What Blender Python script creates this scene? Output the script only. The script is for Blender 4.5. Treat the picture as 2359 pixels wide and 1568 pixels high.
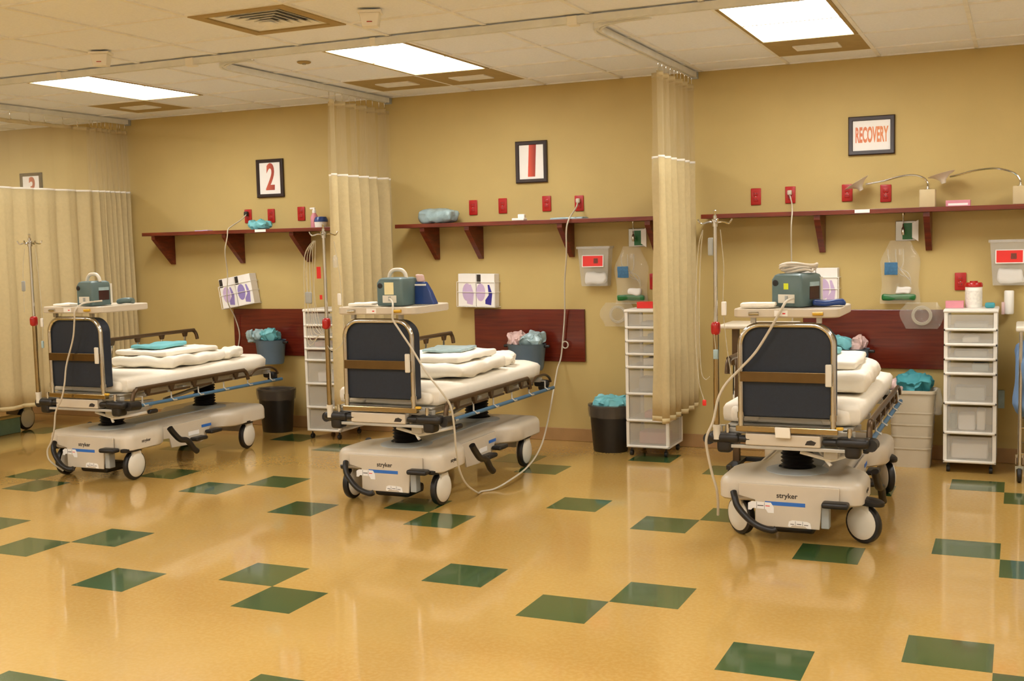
import bpy, bmesh, math, random
from mathutils import Vector, Matrix, noise

for o in list(bpy.data.objects): bpy.data.objects.remove(o)
S = bpy.context.scene
COL = S.collection
PI = math.pi
rnd = random.Random(7)

# ------------------------------------------------------------------ camera
F_PX, YAW, PITCH, ROLL = 2633.5, 0.4195, -0.0842, -0.024
cam_d = bpy.data.cameras.new('camera'); cam = bpy.data.objects.new('camera', cam_d); COL.objects.link(cam)
cam_d.sensor_fit = 'HORIZONTAL'; cam_d.sensor_width = 36.0; cam_d.lens = 36.0 * F_PX / 2359.0
cam_d.clip_start = 0.05; cam_d.clip_end = 100
_r = Vector((math.cos(YAW), math.sin(YAW), 0))
_f = Vector((-math.sin(YAW) * math.cos(PITCH), math.cos(YAW) * math.cos(PITCH), math.sin(PITCH)))
_u = _r.cross(_f)
_R = _r * math.cos(ROLL) + _u * math.sin(ROLL); _U = -_r * math.sin(ROLL) + _u * math.cos(ROLL)
cam.matrix_world = Matrix(((_R.x, _U.x, -_f.x, 0.032), (_R.y, _U.y, -_f.y, -8.2226), (_R.z, _U.z, -_f.z, 1.538), (0, 0, 0, 1)))
S.camera = cam

# ------------------------------------------------------------------ world, exposure
W = bpy.data.worlds.new('world'); S.world = W; W.use_nodes = True
W.node_tree.nodes['Background'].inputs[0].default_value = (0.9, 0.8, 0.65, 1)
W.node_tree.nodes['Background'].inputs[1].default_value = 0.2
vs = S.view_settings
vs.view_transform = 'Standard'; vs.look = 'None'; vs.gamma = 1.0; vs.use_curve_mapping = False
vs.exposure = 0.15
LAMP_STRENGTH = 18.5
LAMP_COLOR = (1.0, 1.0, 0.99)

# ------------------------------------------------------------------ materials
def lin(c):
    if isinstance(c, str):
        c = c.lstrip('#'); c = tuple(int(c[i:i + 2], 16) / 255 for i in (0, 2, 4))
        return tuple((x / 12.92 if x <= 0.04045 else ((x + 0.055) / 1.055) ** 2.4) for x in c)
    return c

MATS = {}
def mat(name, color, rough=0.5, metal=0.0, var=0.06, scale=12.0, bump=0.0, bscale=60.0, spec=0.5, coat=0.0, alpha=None, emit=None):
    if name in MATS: return MATS[name]
    m = bpy.data.materials.new(name); m.use_nodes = True
    nt = m.node_tree; N = nt.nodes; L = nt.links
    b = N['Principled BSDF']; out = N['Material Output']
    c = lin(color)
    tc = N.new('ShaderNodeTexCoord')
    nz = N.new('ShaderNodeTexNoise'); nz.inputs['Scale'].default_value = scale; nz.inputs['Detail'].default_value = 4
    L.new(tc.outputs['Object'], nz.inputs['Vector'])
    ramp = N.new('ShaderNodeValToRGB')
    ramp.color_ramp.elements[0].position = 0.3; ramp.color_ramp.elements[1].position = 0.7
    ramp.color_ramp.elements[0].color = tuple(max(0, x * (1 - var)) for x in c) + (1,)
    ramp.color_ramp.elements[1].color = tuple(min(1, x * (1 + var)) for x in c) + (1,)
    L.new(nz.outputs['Fac'], ramp.inputs['Fac']); L.new(ramp.outputs['Color'], b.inputs['Base Color'])
    b.inputs['Roughness'].default_value = rough; b.inputs['Metallic'].default_value = metal
    b.inputs['Specular IOR Level'].default_value = spec
    if coat: b.inputs['Coat Weight'].default_value = coat; b.inputs['Coat Roughness'].default_value = 0.1
    if bump:
        n2 = N.new('ShaderNodeTexNoise'); n2.inputs['Scale'].default_value = bscale; n2.inputs['Detail'].default_value = 5
        L.new(tc.outputs['Object'], n2.inputs['Vector'])
        bp = N.new('ShaderNodeBump'); bp.inputs['Strength'].default_value = bump; bp.inputs['Distance'].default_value = 0.01
        L.new(n2.outputs['Fac'], bp.inputs['Height']); L.new(bp.outputs['Normal'], b.inputs['Normal'])
    if alpha is not None:
        tr = N.new('ShaderNodeBsdfTransparent'); mx = N.new('ShaderNodeMixShader'); mx.inputs[0].default_value = alpha
        L.new(tr.outputs[0], mx.inputs[1]); L.new(b.outputs[0], mx.inputs[2]); L.new(mx.outputs[0], out.inputs['Surface'])
    if emit:
        b.inputs['Emission Color'].default_value = tuple(emit[0]) + (1,); b.inputs['Emission Strength'].default_value = emit[1]
    MATS[name] = m
    return m

def floor_material(name, base, dark, speck):
    m = bpy.data.materials.new(name); m.use_nodes = True
    nt = m.node_tree; N = nt.nodes; L = nt.links; b = N['Principled BSDF']
    tc = N.new('ShaderNodeTexCoord')
    n1 = N.new('ShaderNodeTexNoise'); n1.inputs['Scale'].default_value = 1.3; n1.inputs['Detail'].default_value = 6
    n2 = N.new('ShaderNodeTexNoise'); n2.inputs['Scale'].default_value = 55; n2.inputs['Detail'].default_value = 3
    L.new(tc.outputs['Object'], n1.inputs['Vector']); L.new(tc.outputs['Object'], n2.inputs['Vector'])
    r1 = N.new('ShaderNodeValToRGB'); r1.color_ramp.elements[0].position = .35; r1.color_ramp.elements[1].position = .65
    r1.color_ramp.elements[0].color = lin(dark) + (1,); r1.color_ramp.elements[1].color = lin(base) + (1,)
    r2 = N.new('ShaderNodeValToRGB'); r2.color_ramp.elements[0].position = .42; r2.color_ramp.elements[1].position = .62
    r2.color_ramp.elements[0].color = (0, 0, 0, 1); r2.color_ramp.elements[1].color = (1, 1, 1, 1)
    mx = N.new('ShaderNodeMixRGB'); mx.inputs[2].default_value = lin(speck) + (1,)
    mul = N.new('ShaderNodeMath'); mul.operation = 'MULTIPLY'; mul.inputs[1].default_value = 0.3
    L.new(n1.outputs['Fac'], r1.inputs['Fac']); L.new(n2.outputs['Fac'], r2.inputs['Fac'])
    L.new(r2.outputs['Color'], mul.inputs[0]); L.new(mul.outputs[0], mx.inputs[0]); L.new(r1.outputs['Color'], mx.inputs[1])
    L.new(mx.outputs[0], b.inputs['Base Color'])
    b.inputs['Roughness'].default_value = 0.2; b.inputs['Specular IOR Level'].default_value = 0.4; b.inputs['Coat Weight'].default_value = 0.6; b.inputs['Coat Roughness'].default_value = 0.06
    n3 = N.new('ShaderNodeTexNoise'); n3.inputs['Scale'].default_value = 4.5; n3.inputs['Detail'].default_value = 2
    L.new(tc.outputs['Object'], n3.inputs['Vector'])
    bp = N.new('ShaderNodeBump'); bp.inputs['Strength'].default_value = 0.06; bp.inputs['Distance'].default_value = 0.02
    L.new(n3.outputs['Fac'], bp.inputs['Height']); L.new(bp.outputs['Normal'], b.inputs['Normal'])
    MATS[name] = m
    return m

def wood_material(name, c1, c2, rough=0.3):
    m = bpy.data.materials.new(name); m.use_nodes = True
    nt = m.node_tree; N = nt.nodes; L = nt.links; b = N['Principled BSDF']
    tc = N.new('ShaderNodeTexCoord'); mp = N.new('ShaderNodeMapping'); mp.inputs['Scale'].default_value = (2, 6, 30)
    nz = N.new('ShaderNodeTexNoise'); nz.inputs['Scale'].default_value = 1.6; nz.inputs['Detail'].default_value = 7; nz.inputs['Distortion'].default_value = 0.6
    r = N.new('ShaderNodeValToRGB'); r.color_ramp.elements[0].position = .32; r.color_ramp.elements[1].position = .7
    r.color_ramp.elements[0].color = lin(c1) + (1,); r.color_ramp.elements[1].color = lin(c2) + (1,)
    L.new(tc.outputs['Object'], mp.inputs[0]); L.new(mp.outputs[0], nz.inputs['Vector']); L.new(nz.outputs['Fac'], r.inputs['Fac'])
    L.new(r.outputs['Color'], b.inputs['Base Color']); b.inputs['Roughness'].default_value = rough
    MATS[name] = m
    return m

def net_material(name, color):
    """openwork net: thread grid with real holes (transparent between the threads)"""
    m = bpy.data.materials.new(name); m.use_nodes = True
    nt = m.node_tree; N = nt.nodes; L = nt.links; b = N['Principled BSDF']; out = N['Material Output']
    b.inputs['Base Color'].default_value = lin(color) + (1,); b.inputs['Roughness'].default_value = 0.8
    uv = N.new('ShaderNodeUVMap')
    sep = N.new('ShaderNodeSeparateXYZ'); L.new(uv.outputs[0], sep.inputs[0])
    def m2(op, a, bb):
        n = N.new('ShaderNodeMath'); n.operation = op
        for i, x in enumerate((a, bb)):
            if x is None: continue
            if isinstance(x, (int, float)): n.inputs[i].default_value = x
            else: L.new(x, n.inputs[i])
        return n.outputs[0]
    k = 2 * PI / 0.011
    a = m2('SINE', m2('MULTIPLY', m2('ADD', sep.outputs[0], sep.outputs[1]), k), None)
    c = m2('SINE', m2('MULTIPLY', m2('SUBTRACT', sep.outputs[0], sep.outputs[1]), k), None)
    h = m2('GREATER_THAN', m2('ABSOLUTE', m2('MULTIPLY', a, c), None), 0.16)       # 1 = hole
    fac = m2('SUBTRACT', 1.0, h)
    tl = N.new('ShaderNodeBsdfTranslucent'); tl.inputs[0].default_value = lin(color) + (1,)
    m1 = N.new('ShaderNodeMixShader'); m1.inputs[0].default_value = 0.35
    L.new(b.outputs[0], m1.inputs[1]); L.new(tl.outputs[0], m1.inputs[2])
    tr = N.new('ShaderNodeBsdfTransparent'); mx = N.new('ShaderNodeMixShader')
    L.new(fac, mx.inputs[0]); L.new(tr.outputs[0], mx.inputs[1]); L.new(m1.outputs[0], mx.inputs[2]); L.new(mx.outputs[0], out.inputs['Surface'])
    MATS[name] = m
    return m

def paper_material(name, c1, c2):
    """ink that fades from one red to another from left to right (printed on the sheet)"""
    m = bpy.data.materials.new(name); m.use_nodes = True
    N = m.node_tree.nodes; L = m.node_tree.links; b = N['Principled BSDF']
    tc = N.new('ShaderNodeTexCoord'); sp = N.new('ShaderNodeSeparateXYZ'); L.new(tc.outputs['Generated'], sp.inputs[0])
    r = N.new('ShaderNodeValToRGB'); r.color_ramp.elements[0].color = lin(c1) + (1,); r.color_ramp.elements[1].color = lin(c2) + (1,)
    L.new(sp.outputs[0], r.inputs[0]); L.new(r.outputs[0], b.inputs['Base Color']); b.inputs['Roughness'].default_value = .6
    MATS[name] = m
    return m

M_WALL = mat('wall_paint', '#C3AA6C', .62, var=.035, scale=3, bump=.12, bscale=220, spec=.3)
M_CREAM = mat('cream_wall_paint', '#E8E2D6', .6, var=.02, scale=3)  # unseen walls only, made paler than the back wall to bounce light
M_BASE = mat('rubber_base', '#A98252', .5, var=.05)
M_CEIL = mat('ceiling_tile', '#F2F5FD', .9, var=.03, scale=90, bump=.15, bscale=180, spec=.1)
M_GRID = mat('ceiling_grid', '#F0EFEC', .5)
M_TANPANEL = mat('tan_ceiling_panel', '#A8905C', .7)
M_TRACK = mat('track_white', '#E3E3DF', .4)
M_FLOOR = floor_material('floor_vinyl', '#C29C54', '#BA9148', '#CCAA68')
M_GREEN = floor_material('green_vinyl', '#37552C', '#2E4A26', '#46653A')
M_CHERRY = wood_material('cherry_wood', '#5A1F10', '#7A3018', .3)
M_PANELW = wood_material('cherry_panel', '#571A10', '#6E2616', .16)
M_LENS = mat('lamp_lens', '#FFFFFF', .5, var=0, emit=(LAMP_COLOR, LAMP_STRENGTH))
M_BEIGE = mat('beige_plastic', '#CFC2AC', .32, var=.02)
M_IVORY = mat('ivory_plastic', '#DED6C4', .35, var=.02)
M_BLACK = mat('black_rubber', '#1A1715', .42, var=.1)
M_CHROME = mat('chrome', '#C9C5BD', .12, 1.0, var=.02)
M_STEEL = mat('brushed_steel', '#A9A59A', .3, .9, var=.03)
M_GOLDTUBE = mat('bronze_chrome', '#A6926A', .18, 1.0, var=.05)
M_BRONZE = mat('bronze_metal', '#5A4630', .35, .6, var=.08)
M_NAVY = mat('navy_vinyl', '#141E2C', .55, var=.12, scale=60, bump=.12, bscale=300)
M_BLUEBAR = mat('blue_bar', '#456A86', .4, var=.04)
M_LINEN = mat('white_linen', '#F1E8D6', .85, var=.02, bump=.08, bscale=30)
M_GREY = mat('grey_plastic', '#A7A9A4', .4, var=.03)
M_FRAMEGREY = mat('frame_grey', '#BDB9AE', .35, .3, var=.03)
M_RED = mat('red_plastic', '#B01C18', .25, var=.04)
M_BRIGHTRED = mat('bright_red', '#E0281C', .4, var=.03)
M_WHITE = mat('white_plastic', '#F0EBE0', .4, var=.02)
M_BLUE = mat('blue_print', '#2F6DC0', .5, var=.02)
M_DARKINK = mat('dark_ink', '#2E2620', .6, var=.02)
M_PAPER = mat('paper', '#F3EEE6', .7, var=.01)
M_FRAMEWOOD = mat('dark_frame_wood', '#2C1A12', .35, var=.2)
M_INK2 = paper_material('red_ink_two', '#D8694C', '#8E2A1C')
M_INK1 = paper_material('red_ink_one', '#D85238', '#A03420')
M_INKR = paper_material('red_ink_word', '#D86A5C', '#E8A25C')
M_FABRIC = mat('curtain_fabric', '#C2AD7E', .85, var=.04, scale=40, bump=.1, bscale=120)
M_NET = net_material('curtain_net', '#CDBB90')
M_TEALGREY = mat('teal_grey_plastic', '#586C69', .4, var=.06)
M_TEAL = mat('teal_plastic_bag', '#6FB6BC', .45, var=.1)
M_TEALDK = mat('teal_cloth', '#3F929A', .6, var=.1)
M_PALEBLUE = mat('pale_blue_film', '#9FB6B8', .25, var=.12, scale=25)
M_PALEPINK = mat('pale_pink_film', '#D9B8B0', .4, var=.08)
M_SLATEBLUE = mat('slate_blue_plastic', '#65798A', .4, var=.05)
M_BLUEBAG = mat('blue_vinyl', '#1E3C78', .3, var=.1)
M_PURPLE = mat('purple_print', '#9483BE', .6, var=.05)
M_LILAC = mat('lilac_print', '#C9B0D0', .6, var=.05)
M_INDIGO = mat('indigo_print', '#33288A', .6, var=.05)
M_CLEAR = mat('clear_film', '#E9E2D2', .1, var=.02, spec=.8, alpha=.13)
M_CLEAR2 = mat('clear_box_plastic', '#DDD8CC', .15, var=.02, spec=.7, alpha=.34)
M_DRAWER = mat('frosted_drawer', '#EDE6D8', .3, var=.05, alpha=.27)
M_TOWER = mat('tower_white', '#EAE3D6', .4, var=.02)
M_GREENP = mat('green_plastic', '#1E6B30', .35, var=.12)
M_PINK = mat('pink_paper', '#D98C96', .5, var=.05)
M_PINKCLOTH = mat('pink_cloth', '#C98C84', .8, var=.06)
M_CORD = mat('grey_cord', '#C9BEA8', .5, var=.03)
M_YELLOW = mat('yellow_sticker', '#D6DE2A', .6, var=.02)
M_MAROON = mat('maroon_label', '#3A1712', .4, var=.2)
M_BLUELIN = mat('blue_linen', '#6F8DB4', .85, var=.08)
M_TUBE = mat('clear_tubing', '#D8CDB4', .2, var=.02, alpha=.5)
M_STEPTEAL = mat('step_teal', '#6F8E80', .6, var=.08)
M_LAMPSHADE = mat('lamp_white', '#E6DCC8', .4, var=.02)
M_YELTAG = mat('amber_plastic', '#D2A52C', .35, var=.04)

# ------------------------------------------------------------------ mesh helpers
class MB:
    def __init__(self): self.v = []; self.f = []
    def add(self, vs, fs, M=None):
        k = len(self.v)
        self.v += [tuple(M @ Vector(p)) if M else tuple(p) for p in vs]
        self.f += [tuple(i + k for i in f) for f in fs]
        return self
    def box(self, x0, x1, y0, y1, z0, z1, M=None):
        vs = [(x, y, z) for z in (z0, z1) for y in (y0, y1) for x in (x0, x1)]
        return self.add(vs, [(0, 2, 3, 1), (4, 5, 7, 6), (0, 1, 5, 4), (2, 6, 7, 3), (0, 4, 6, 2), (1, 3, 7, 5)], M)
    def loft(self, rings, cap0=True, cap1=True, M=None):
        n = len(rings[0]); vs = [p for r in rings for p in r]; fs = []
        for a in range(len(rings) - 1):
            for i in range(n):
                j = (i + 1) % n
                fs.append((a * n + i, a * n + j, (a + 1) * n + j, (a + 1) * n + i))
        if cap0: fs.append(tuple(reversed(range(n))))
        if cap1: fs.append(tuple(range((len(rings) - 1) * n, len(rings) * n)))
        return self.add(vs, fs, M)
    def lathe(self, prof, n=20, c=(0, 0, 0), M=None, cap0=True, cap1=True):
        rings = [[(c[0] + r * math.cos(2 * PI * i / n), c[1] + r * math.sin(2 * PI * i / n), c[2] + z) for i in range(n)] for r, z in prof]
        return self.loft(rings, cap0, cap1, M)
    def cyl(self, p0, p1, r, n=10, r1=None):
        return self.tube([p0, p1], r, n, radii=[r, r1 if r1 is not None else r])
    def tube(self, pts, r, n=8, radii=None, closed=False):
        pts = [Vector(p) for p in pts]; m = len(pts); rings = []; prev = None
        for i, p in enumerate(pts):
            if closed: t = pts[(i + 1) % m] - pts[i - 1]
            else: t = pts[min(i + 1, m - 1)] - pts[max(i - 1, 0)]
            t.normalize()
            if prev is None:
                a = Vector((0, 0, 1)) if abs(t.z) < .9 else Vector((1, 0, 0))
                nn = t.cross(a).normalized()
            else:
                nn = prev - t * prev.dot(t)
                nn = nn.normalized() if nn.length > 1e-6 else t.orthogonal().normalized()
            prev = nn; bb = t.cross(nn); rr = radii[i] if radii else r
            rings.append([tuple(p + (nn * math.cos(2 * PI * k / n) + bb * math.sin(2 * PI * k / n)) * rr) for k in range(n)])
        if closed:
            rings.append(rings[0]); return self.loft(rings, False, False)
        return self.loft(rings)
    def prism(self, poly, axis, a, b, M=None):
        def P(u, v, w):
            return {'x': (w, u, v), 'y': (u, w, v), 'z': (u, v, w)}[axis]
        r0 = [P(u, v, a) for u, v in poly]; r1 = [P(u, v, b) for u, v in poly]
        return self.loft([r0, r1], M=M)
    def soft(self, w, d, h, r, c=(0, 0, 0), seg=5, amp=0.0, freq=6.0, seed=0, M=None, rot=0, crumple=False):
        H = (w / 2, d / 2, h / 2); r = min(r, min(H) * .999)
        ax = []
        for hh in H:
            inner = max(hh - r, 0)
            l = [-hh, -hh + r * .12, -hh + r * .45] + [-inner + 2 * inner * i / seg for i in range(seg + 1)] + [hh - r * .45, hh - r * .12, hh]
            q = []
            for x in l:
                if not q or x - q[-1] > 1e-6: q.append(x)
            ax.append(q)
        idx = {}; vs = []; fs = []
        def vid(i, j, k):
            key = (i, j, k)
            if key not in idx:
                q = Vector((ax[0][i], ax[1][j], ax[2][k]))
                inn = Vector([max(-(H[a] - r), min(H[a] - r, q[a])) for a in range(3)])
                dd = q - inn
                p = inn + dd.normalized() * r if dd.length > 1e-9 else q
                if amp:
                    nv = noise.noise_vector(p * freq + Vector((seed * 7.3, seed * 3.1, seed * 1.7)))
                    p = p + nv * amp + (noise.noise_vector(p * freq * 2.9 + Vector((seed, 4.2, seed * 2))) * amp * .5 if crumple else Vector((0, 0, 0)))
                idx[key] = len(vs); vs.append(p)
            return idx[key]
        n = [len(a) for a in ax]
        for fa in range(3):
            u, v = [(1, 2), (2, 0), (0, 1)][fa]
            for side in (0, n[fa] - 1):
                for i in range(n[u] - 1):
                    for j in range(n[v] - 1):
                        quad = []
                        for (a, b) in ((i, j), (i + 1, j), (i + 1, j + 1), (i, j + 1)):
                            k = [0, 0, 0]; k[fa] = side; k[u] = a; k[v] = b
                            quad.append(vid(*k))
                        fs.append(tuple(quad) if side else tuple(reversed(quad)))
        T = Matrix.Translation(Vector(c)) @ Matrix.Rotation(rot, 4, 'Z')
        return self.add(vs, fs, (M @ T) if M else T)
    def build(self, name, m, parent=None, loc=None, smooth=True, bevel=0, angle=40, uv=None):
        me = bpy.data.meshes.new(name); me.from_pydata(self.v, [], self.f); me.update()
        bm = bmesh.new(); bm.from_mesh(me); bmesh.ops.recalc_face_normals(bm, faces=bm.faces); bm.to_mesh(me); bm.free()
        if smooth:
            me.polygons.foreach_set('use_smooth', [True] * len(me.polygons)); me.set_sharp_from_angle(angle=math.radians(angle))
        if uv:
            l = me.uv_layers.new(name='UVMap')
            for lp in me.loops: l.data[lp.index].uv = uv[lp.vertex_index]
        me.materials.append(m)
        return link(name, me, parent, loc, bevel)

def link(name, me, parent=None, loc=None, bevel=0):
    o = bpy.data.objects.new(name, me); COL.objects.link(o)
    if parent: o.parent = parent
    if loc: o.location = loc
    if bevel:
        b = o.modifiers.new('bevel', 'BEVEL'); b.width = bevel; b.segments = 2; b.limit_method = 'ANGLE'; b.angle_limit = math.radians(50)
    return o

def tag(o, label, cat, group=None, kind=None):
    if label: o['label'] = label
    if cat: o['category'] = cat
    if group: o['group'] = group
    if kind: o['kind'] = kind
    return o
def struct(o, label=None):
    o['kind'] = 'structure'
    if label: o['label'] = label
    return o
def thing(name, label, cat, loc=(0, 0, 0), rotz=0, group=None):
    o = bpy.data.objects.new(name, None); COL.objects.link(o); o.empty_display_size = .1
    o.location = loc; o.rotation_euler = (0, 0, rotz)
    return tag(o, label, cat, group)
def copy_tree(o, parent=None):
    c = o.copy(); COL.objects.link(c); c.parent = parent
    for ch in list(o.children): copy_tree(ch, c)
    return c
def smooth_path(pts, k=6):
    P = [Vector(p) for p in pts]; out = []
    for i in range(len(P) - 1):
        a = P[max(i - 1, 0)]; b = P[i]; c = P[i + 1]; d = P[min(i + 2, len(P) - 1)]
        for j in range(k):
            t = j / k
            out.append(0.5 * ((2 * b) + (c - a) * t + (2 * a - 5 * b + 4 * c - d) * t * t + (3 * b - a - 3 * c + d) * t ** 3))
    out.append(P[-1]); return out
_tx = {}
def text_mesh(body, size, bold=0.0, shear=0.0, extrude=0.0004, sx=1.0):
    cu = bpy.data.curves.new('lettering', 'FONT'); cu.body = body; cu.size = size; cu.offset = bold; cu.extrude = extrude; cu.shear = shear
    cu.align_x = 'CENTER'; cu.align_y = 'CENTER'; cu.resolution_u = 4
    o = bpy.data.objects.new('lettering', cu); COL.objects.link(o)
    dg = bpy.context.evaluated_depsgraph_get()
    me = bpy.data.meshes.new_from_object(o.evaluated_get(dg)); bpy.data.objects.remove(o); bpy.data.curves.remove(cu)
    # text lies in XY -> stand it up facing -Y
    for v in me.vertices: v.co = Vector((v.co.x * sx, -v.co.z, v.co.y))
    me.name = 'lettering'
    return me
def lettering(me, m, parent, loc, name='lettering', rotz=0):
    me.materials.clear(); me.materials.append(m)
    o = link(name, me, parent, loc); o.rotation_euler = (0, 0, rotz); return o

# ------------------------------------------------------------------ room shell
X0, X1, Y0, Y1, H = -11.0, 3.4, -10.4, 0.0, 2.743
floor = struct(MB().box(X0, X1, Y0, Y1, -.1, 0).build('floor', M_FLOOR, smooth=False), 'glossy tan vinyl tile floor with scattered green tiles')
wb = struct(MB().box(X0 - .1, X1 + .1, Y1, Y1 + .1, -.1, 3.0).build('wall_back', M_WALL, smooth=False), 'tan painted back wall behind the stretchers')
struct(MB().box(X0 - .1, X0, Y0, Y1, -.1, 3.0).build('wall_left', M_WALL, smooth=False))
struct(MB().box(X1, X1 + .1, Y0, Y1, -.1, 3.0).build('wall_right', M_CREAM, smooth=False))
struct(MB().box(X0 - .1, X1 + .1, Y0 - .1, Y0, -.1, 3.0).build('wall_front', M_CREAM, smooth=False))
for nm, b in (('baseboard_back', (X0, X1, -.008, -.0005)), ('baseboard_front', (X0, X1, Y0 + .0005, Y0 + .008)), ('baseboard_left', (X0 + .0005, X0 + .008, Y0 + .01, -.01)), ('baseboard_right', (X1 - .008, X1 - .0005, Y0 + .01, -.01))):
    struct(MB().box(*b, 0.0005, .1).build(nm, M_BASE, smooth=False, bevel=.003))

# green floor tiles: pattern repeating every ten by five tiles
T = 0.3048; TX, TY = -4.003, -4.298
tile_me = None
for i in range(-23, 25):
    for j in range(-20, 15):
        if (i % 10, j % 5) in ((0, 0), (2, 1), (3, 0), (5, 2), (7, 1), (8, 2)):
            x, y = TX + T * (i + .5), TY + T * (j + .5)
            if x - T / 2 < X0 or x + T / 2 > X1 or y - T / 2 < Y0 or y + T / 2 > -.01: continue
            if tile_me is None:
                h = T / 2 - .0004
                o = MB().box(-h, h, -h, h, -.002, .0006).build('floor_tile', M_GREEN, floor, (x, y, 0), smooth=False); tile_me = o.data
            else: link('floor_tile', tile_me, floor, (x, y, 0))

# ceiling: grid of two-foot tiles, lay-in fittings take their own cells
ceil = struct(MB().box(X0 - .1, X1 + .1, Y0 - .1, Y1 + .1, H + .06, H + .16).build('ceiling', M_CEIL, smooth=False), 'suspended ceiling of square off-white tiles')
C = 0.6096; GX, GY = -0.25, -0.375
used = set()
LIGHT_CELLS = []
for ky, kxs in ((-3, (-14, -10, -6, -2, 2)), (-9, (-14, -10, -6, -2, 2)), (-15, (-14, -10, -6, -2, 2))):  # rows nearer the camera and the row ends are unseen, added to brighten
    for kx in kxs:
        LIGHT_CELLS.append((kx, ky)); used |= {(kx, ky), (kx, ky + 1)}
PANELS = {(-6, -1): 1, (-7, -1): 1, (-2, -1): 1, (-11, -1): 1, (2, -1): 1}
used |= set(PANELS); used.add((-6, -5))
grid = MB()
i0, i1 = -18, 6; j0, j1 = -17, 1
for i in range(i0, i1 + 1):
    x = GX + C * i
    if X0 < x < X1: grid.box(x - .012, x + .012, Y0 + .002, Y1 - .002, H - .002, H + .012)
for j in range(j0, j1):
    y = GY + C * j
    if Y0 < y < Y1: grid.box(X0 + .002, X1 - .002, y - .012, y + .012, H - .0025, H + .0115)
grid.box(X0 + .001, X1 - .001, -.022, -.001, H - .002, H + .01)
grid.build('ceiling_grid', M_GRID, ceil, smooth=False)
tm = None; far = MB()
for i in range(i0, i1):
    for j in range(j0, j1):
        if (i, j) in used: continue
        xa, xb = max(GX + C * i, X0), min(GX + C * (i + 1), X1); ya, yb = max(GY + C * j, Y0), min(GY + C * (j + 1), Y1)
        if xb - xa < .05 or yb - ya < .05: continue
        if j < -9: far.box(xa + .006, xb - .006, ya + .006, yb - .006, H + .006, H + .02); continue
        full = (xb - xa > C - .001 and yb - ya > C - .001)
        if full and tm: link('ceiling_tile', tm, ceil, ((xa + xb) / 2, (ya + yb) / 2, 0))
        else:
            w, d = (xb - xa) / 2 - .006, (yb - ya) / 2 - .006
            o = MB().box(-w, w, -d, d, H + .006, H + .02).build('ceiling_tile', M_CEIL, ceil, ((xa + xb) / 2, (ya + yb) / 2, 0), smooth=False)
            if full: tm = o.data
o = far.build('ceiling_tile', M_CEIL, ceil, smooth=False); o['kind'] = 'stuff'

# fluorescent ceiling lights: those in view, and unseen ones added for light
LIGHT_LABEL = {(-6, -3): 'lit fluorescent ceiling panel above the middle stretcher', (-10, -3): 'lit fluorescent ceiling panel at far left above the second bay',
               (-2, -3): 'lit fluorescent ceiling panel at top right nearest the camera'}
def troffer(label, group=None):
    t = thing('ceiling_light', label, 'ceiling light', (0, 0, H), 0, group)
    w, d = C, 2 * C; e = .035
    f = MB()
    f.box(0.013, e, .013, d - .013, -.006, .012); f.box(w - e, w - .013, .013, d - .013, -.006, .012)
    f.box(e, w - e, .013, e, -.006, .012); f.box(e, w - e, d - e, d - .013, -.006, .012)
    f.box(0.013, w - .013, .013, d - .013, .02, .05)
    f.build('frame', M_TANPANEL, t, smooth=False)
    MB().box(e + .001, w - e - .001, e + .001, d - e - .001, .001, .012).build('lens', M_LENS, t, smooth=False)
    return t
first = None
for (kx, ky) in LIGHT_CELLS:
    lab = LIGHT_LABEL.get((kx, ky), 'unseen fluorescent ceiling panel outside the framed bays, added for light')
    if first is None: o = first = troffer(lab, 'fluorescent ceiling panels')
    else:
        o = copy_tree(first); o['label'] = lab
    o.location = (GX + C * kx, GY + C * ky, H)

# tan ceiling vent panels, each with a small grille
PLAB = {(-6, -1): 'tan vent panel right behind the middle ceiling light', (-7, -1): 'tan vent panel left behind the middle ceiling light beside the curtain',
        (-2, -1): 'tan vent panel behind the top right ceiling light', (-11, -1): 'tan vent panel behind the far left ceiling light', (2, -1): 'tan vent panel beyond the right edge'}
for (kx, ky) in PANELS:
    t = thing('vent_panel', PLAB[(kx, ky)], 'vent', (GX + C * (kx + .5), GY + C * (ky + .5), H), 0, 'tan ceiling vent panels')
    h = C / 2 - .012
    MB().box(-h, h, -h, h, -.003, .01).build('panel', M_TANPANEL, t, smooth=False)
    g = MB(); a, b = .14, .09
    g.box(-a, a, -b, -b + .015, -.01, -.003); g.box(-a, a, b - .015, b, -.01, -.003); g.box(-a, -a + .015, -b + .015, b - .015, -.01, -.003); g.box(a - .015, a, -b + .015, b - .015, -.01, -.003)
    g.build('grille_frame', M_GRID, t, smooth=False)
    for k in range(6):
        y = -b + .025 + k * .026
        MB().box(-a + .015, a - .015, y - .009, y + .009, -.009, -.004).build('slat', M_GRID, t, smooth=False)

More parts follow.
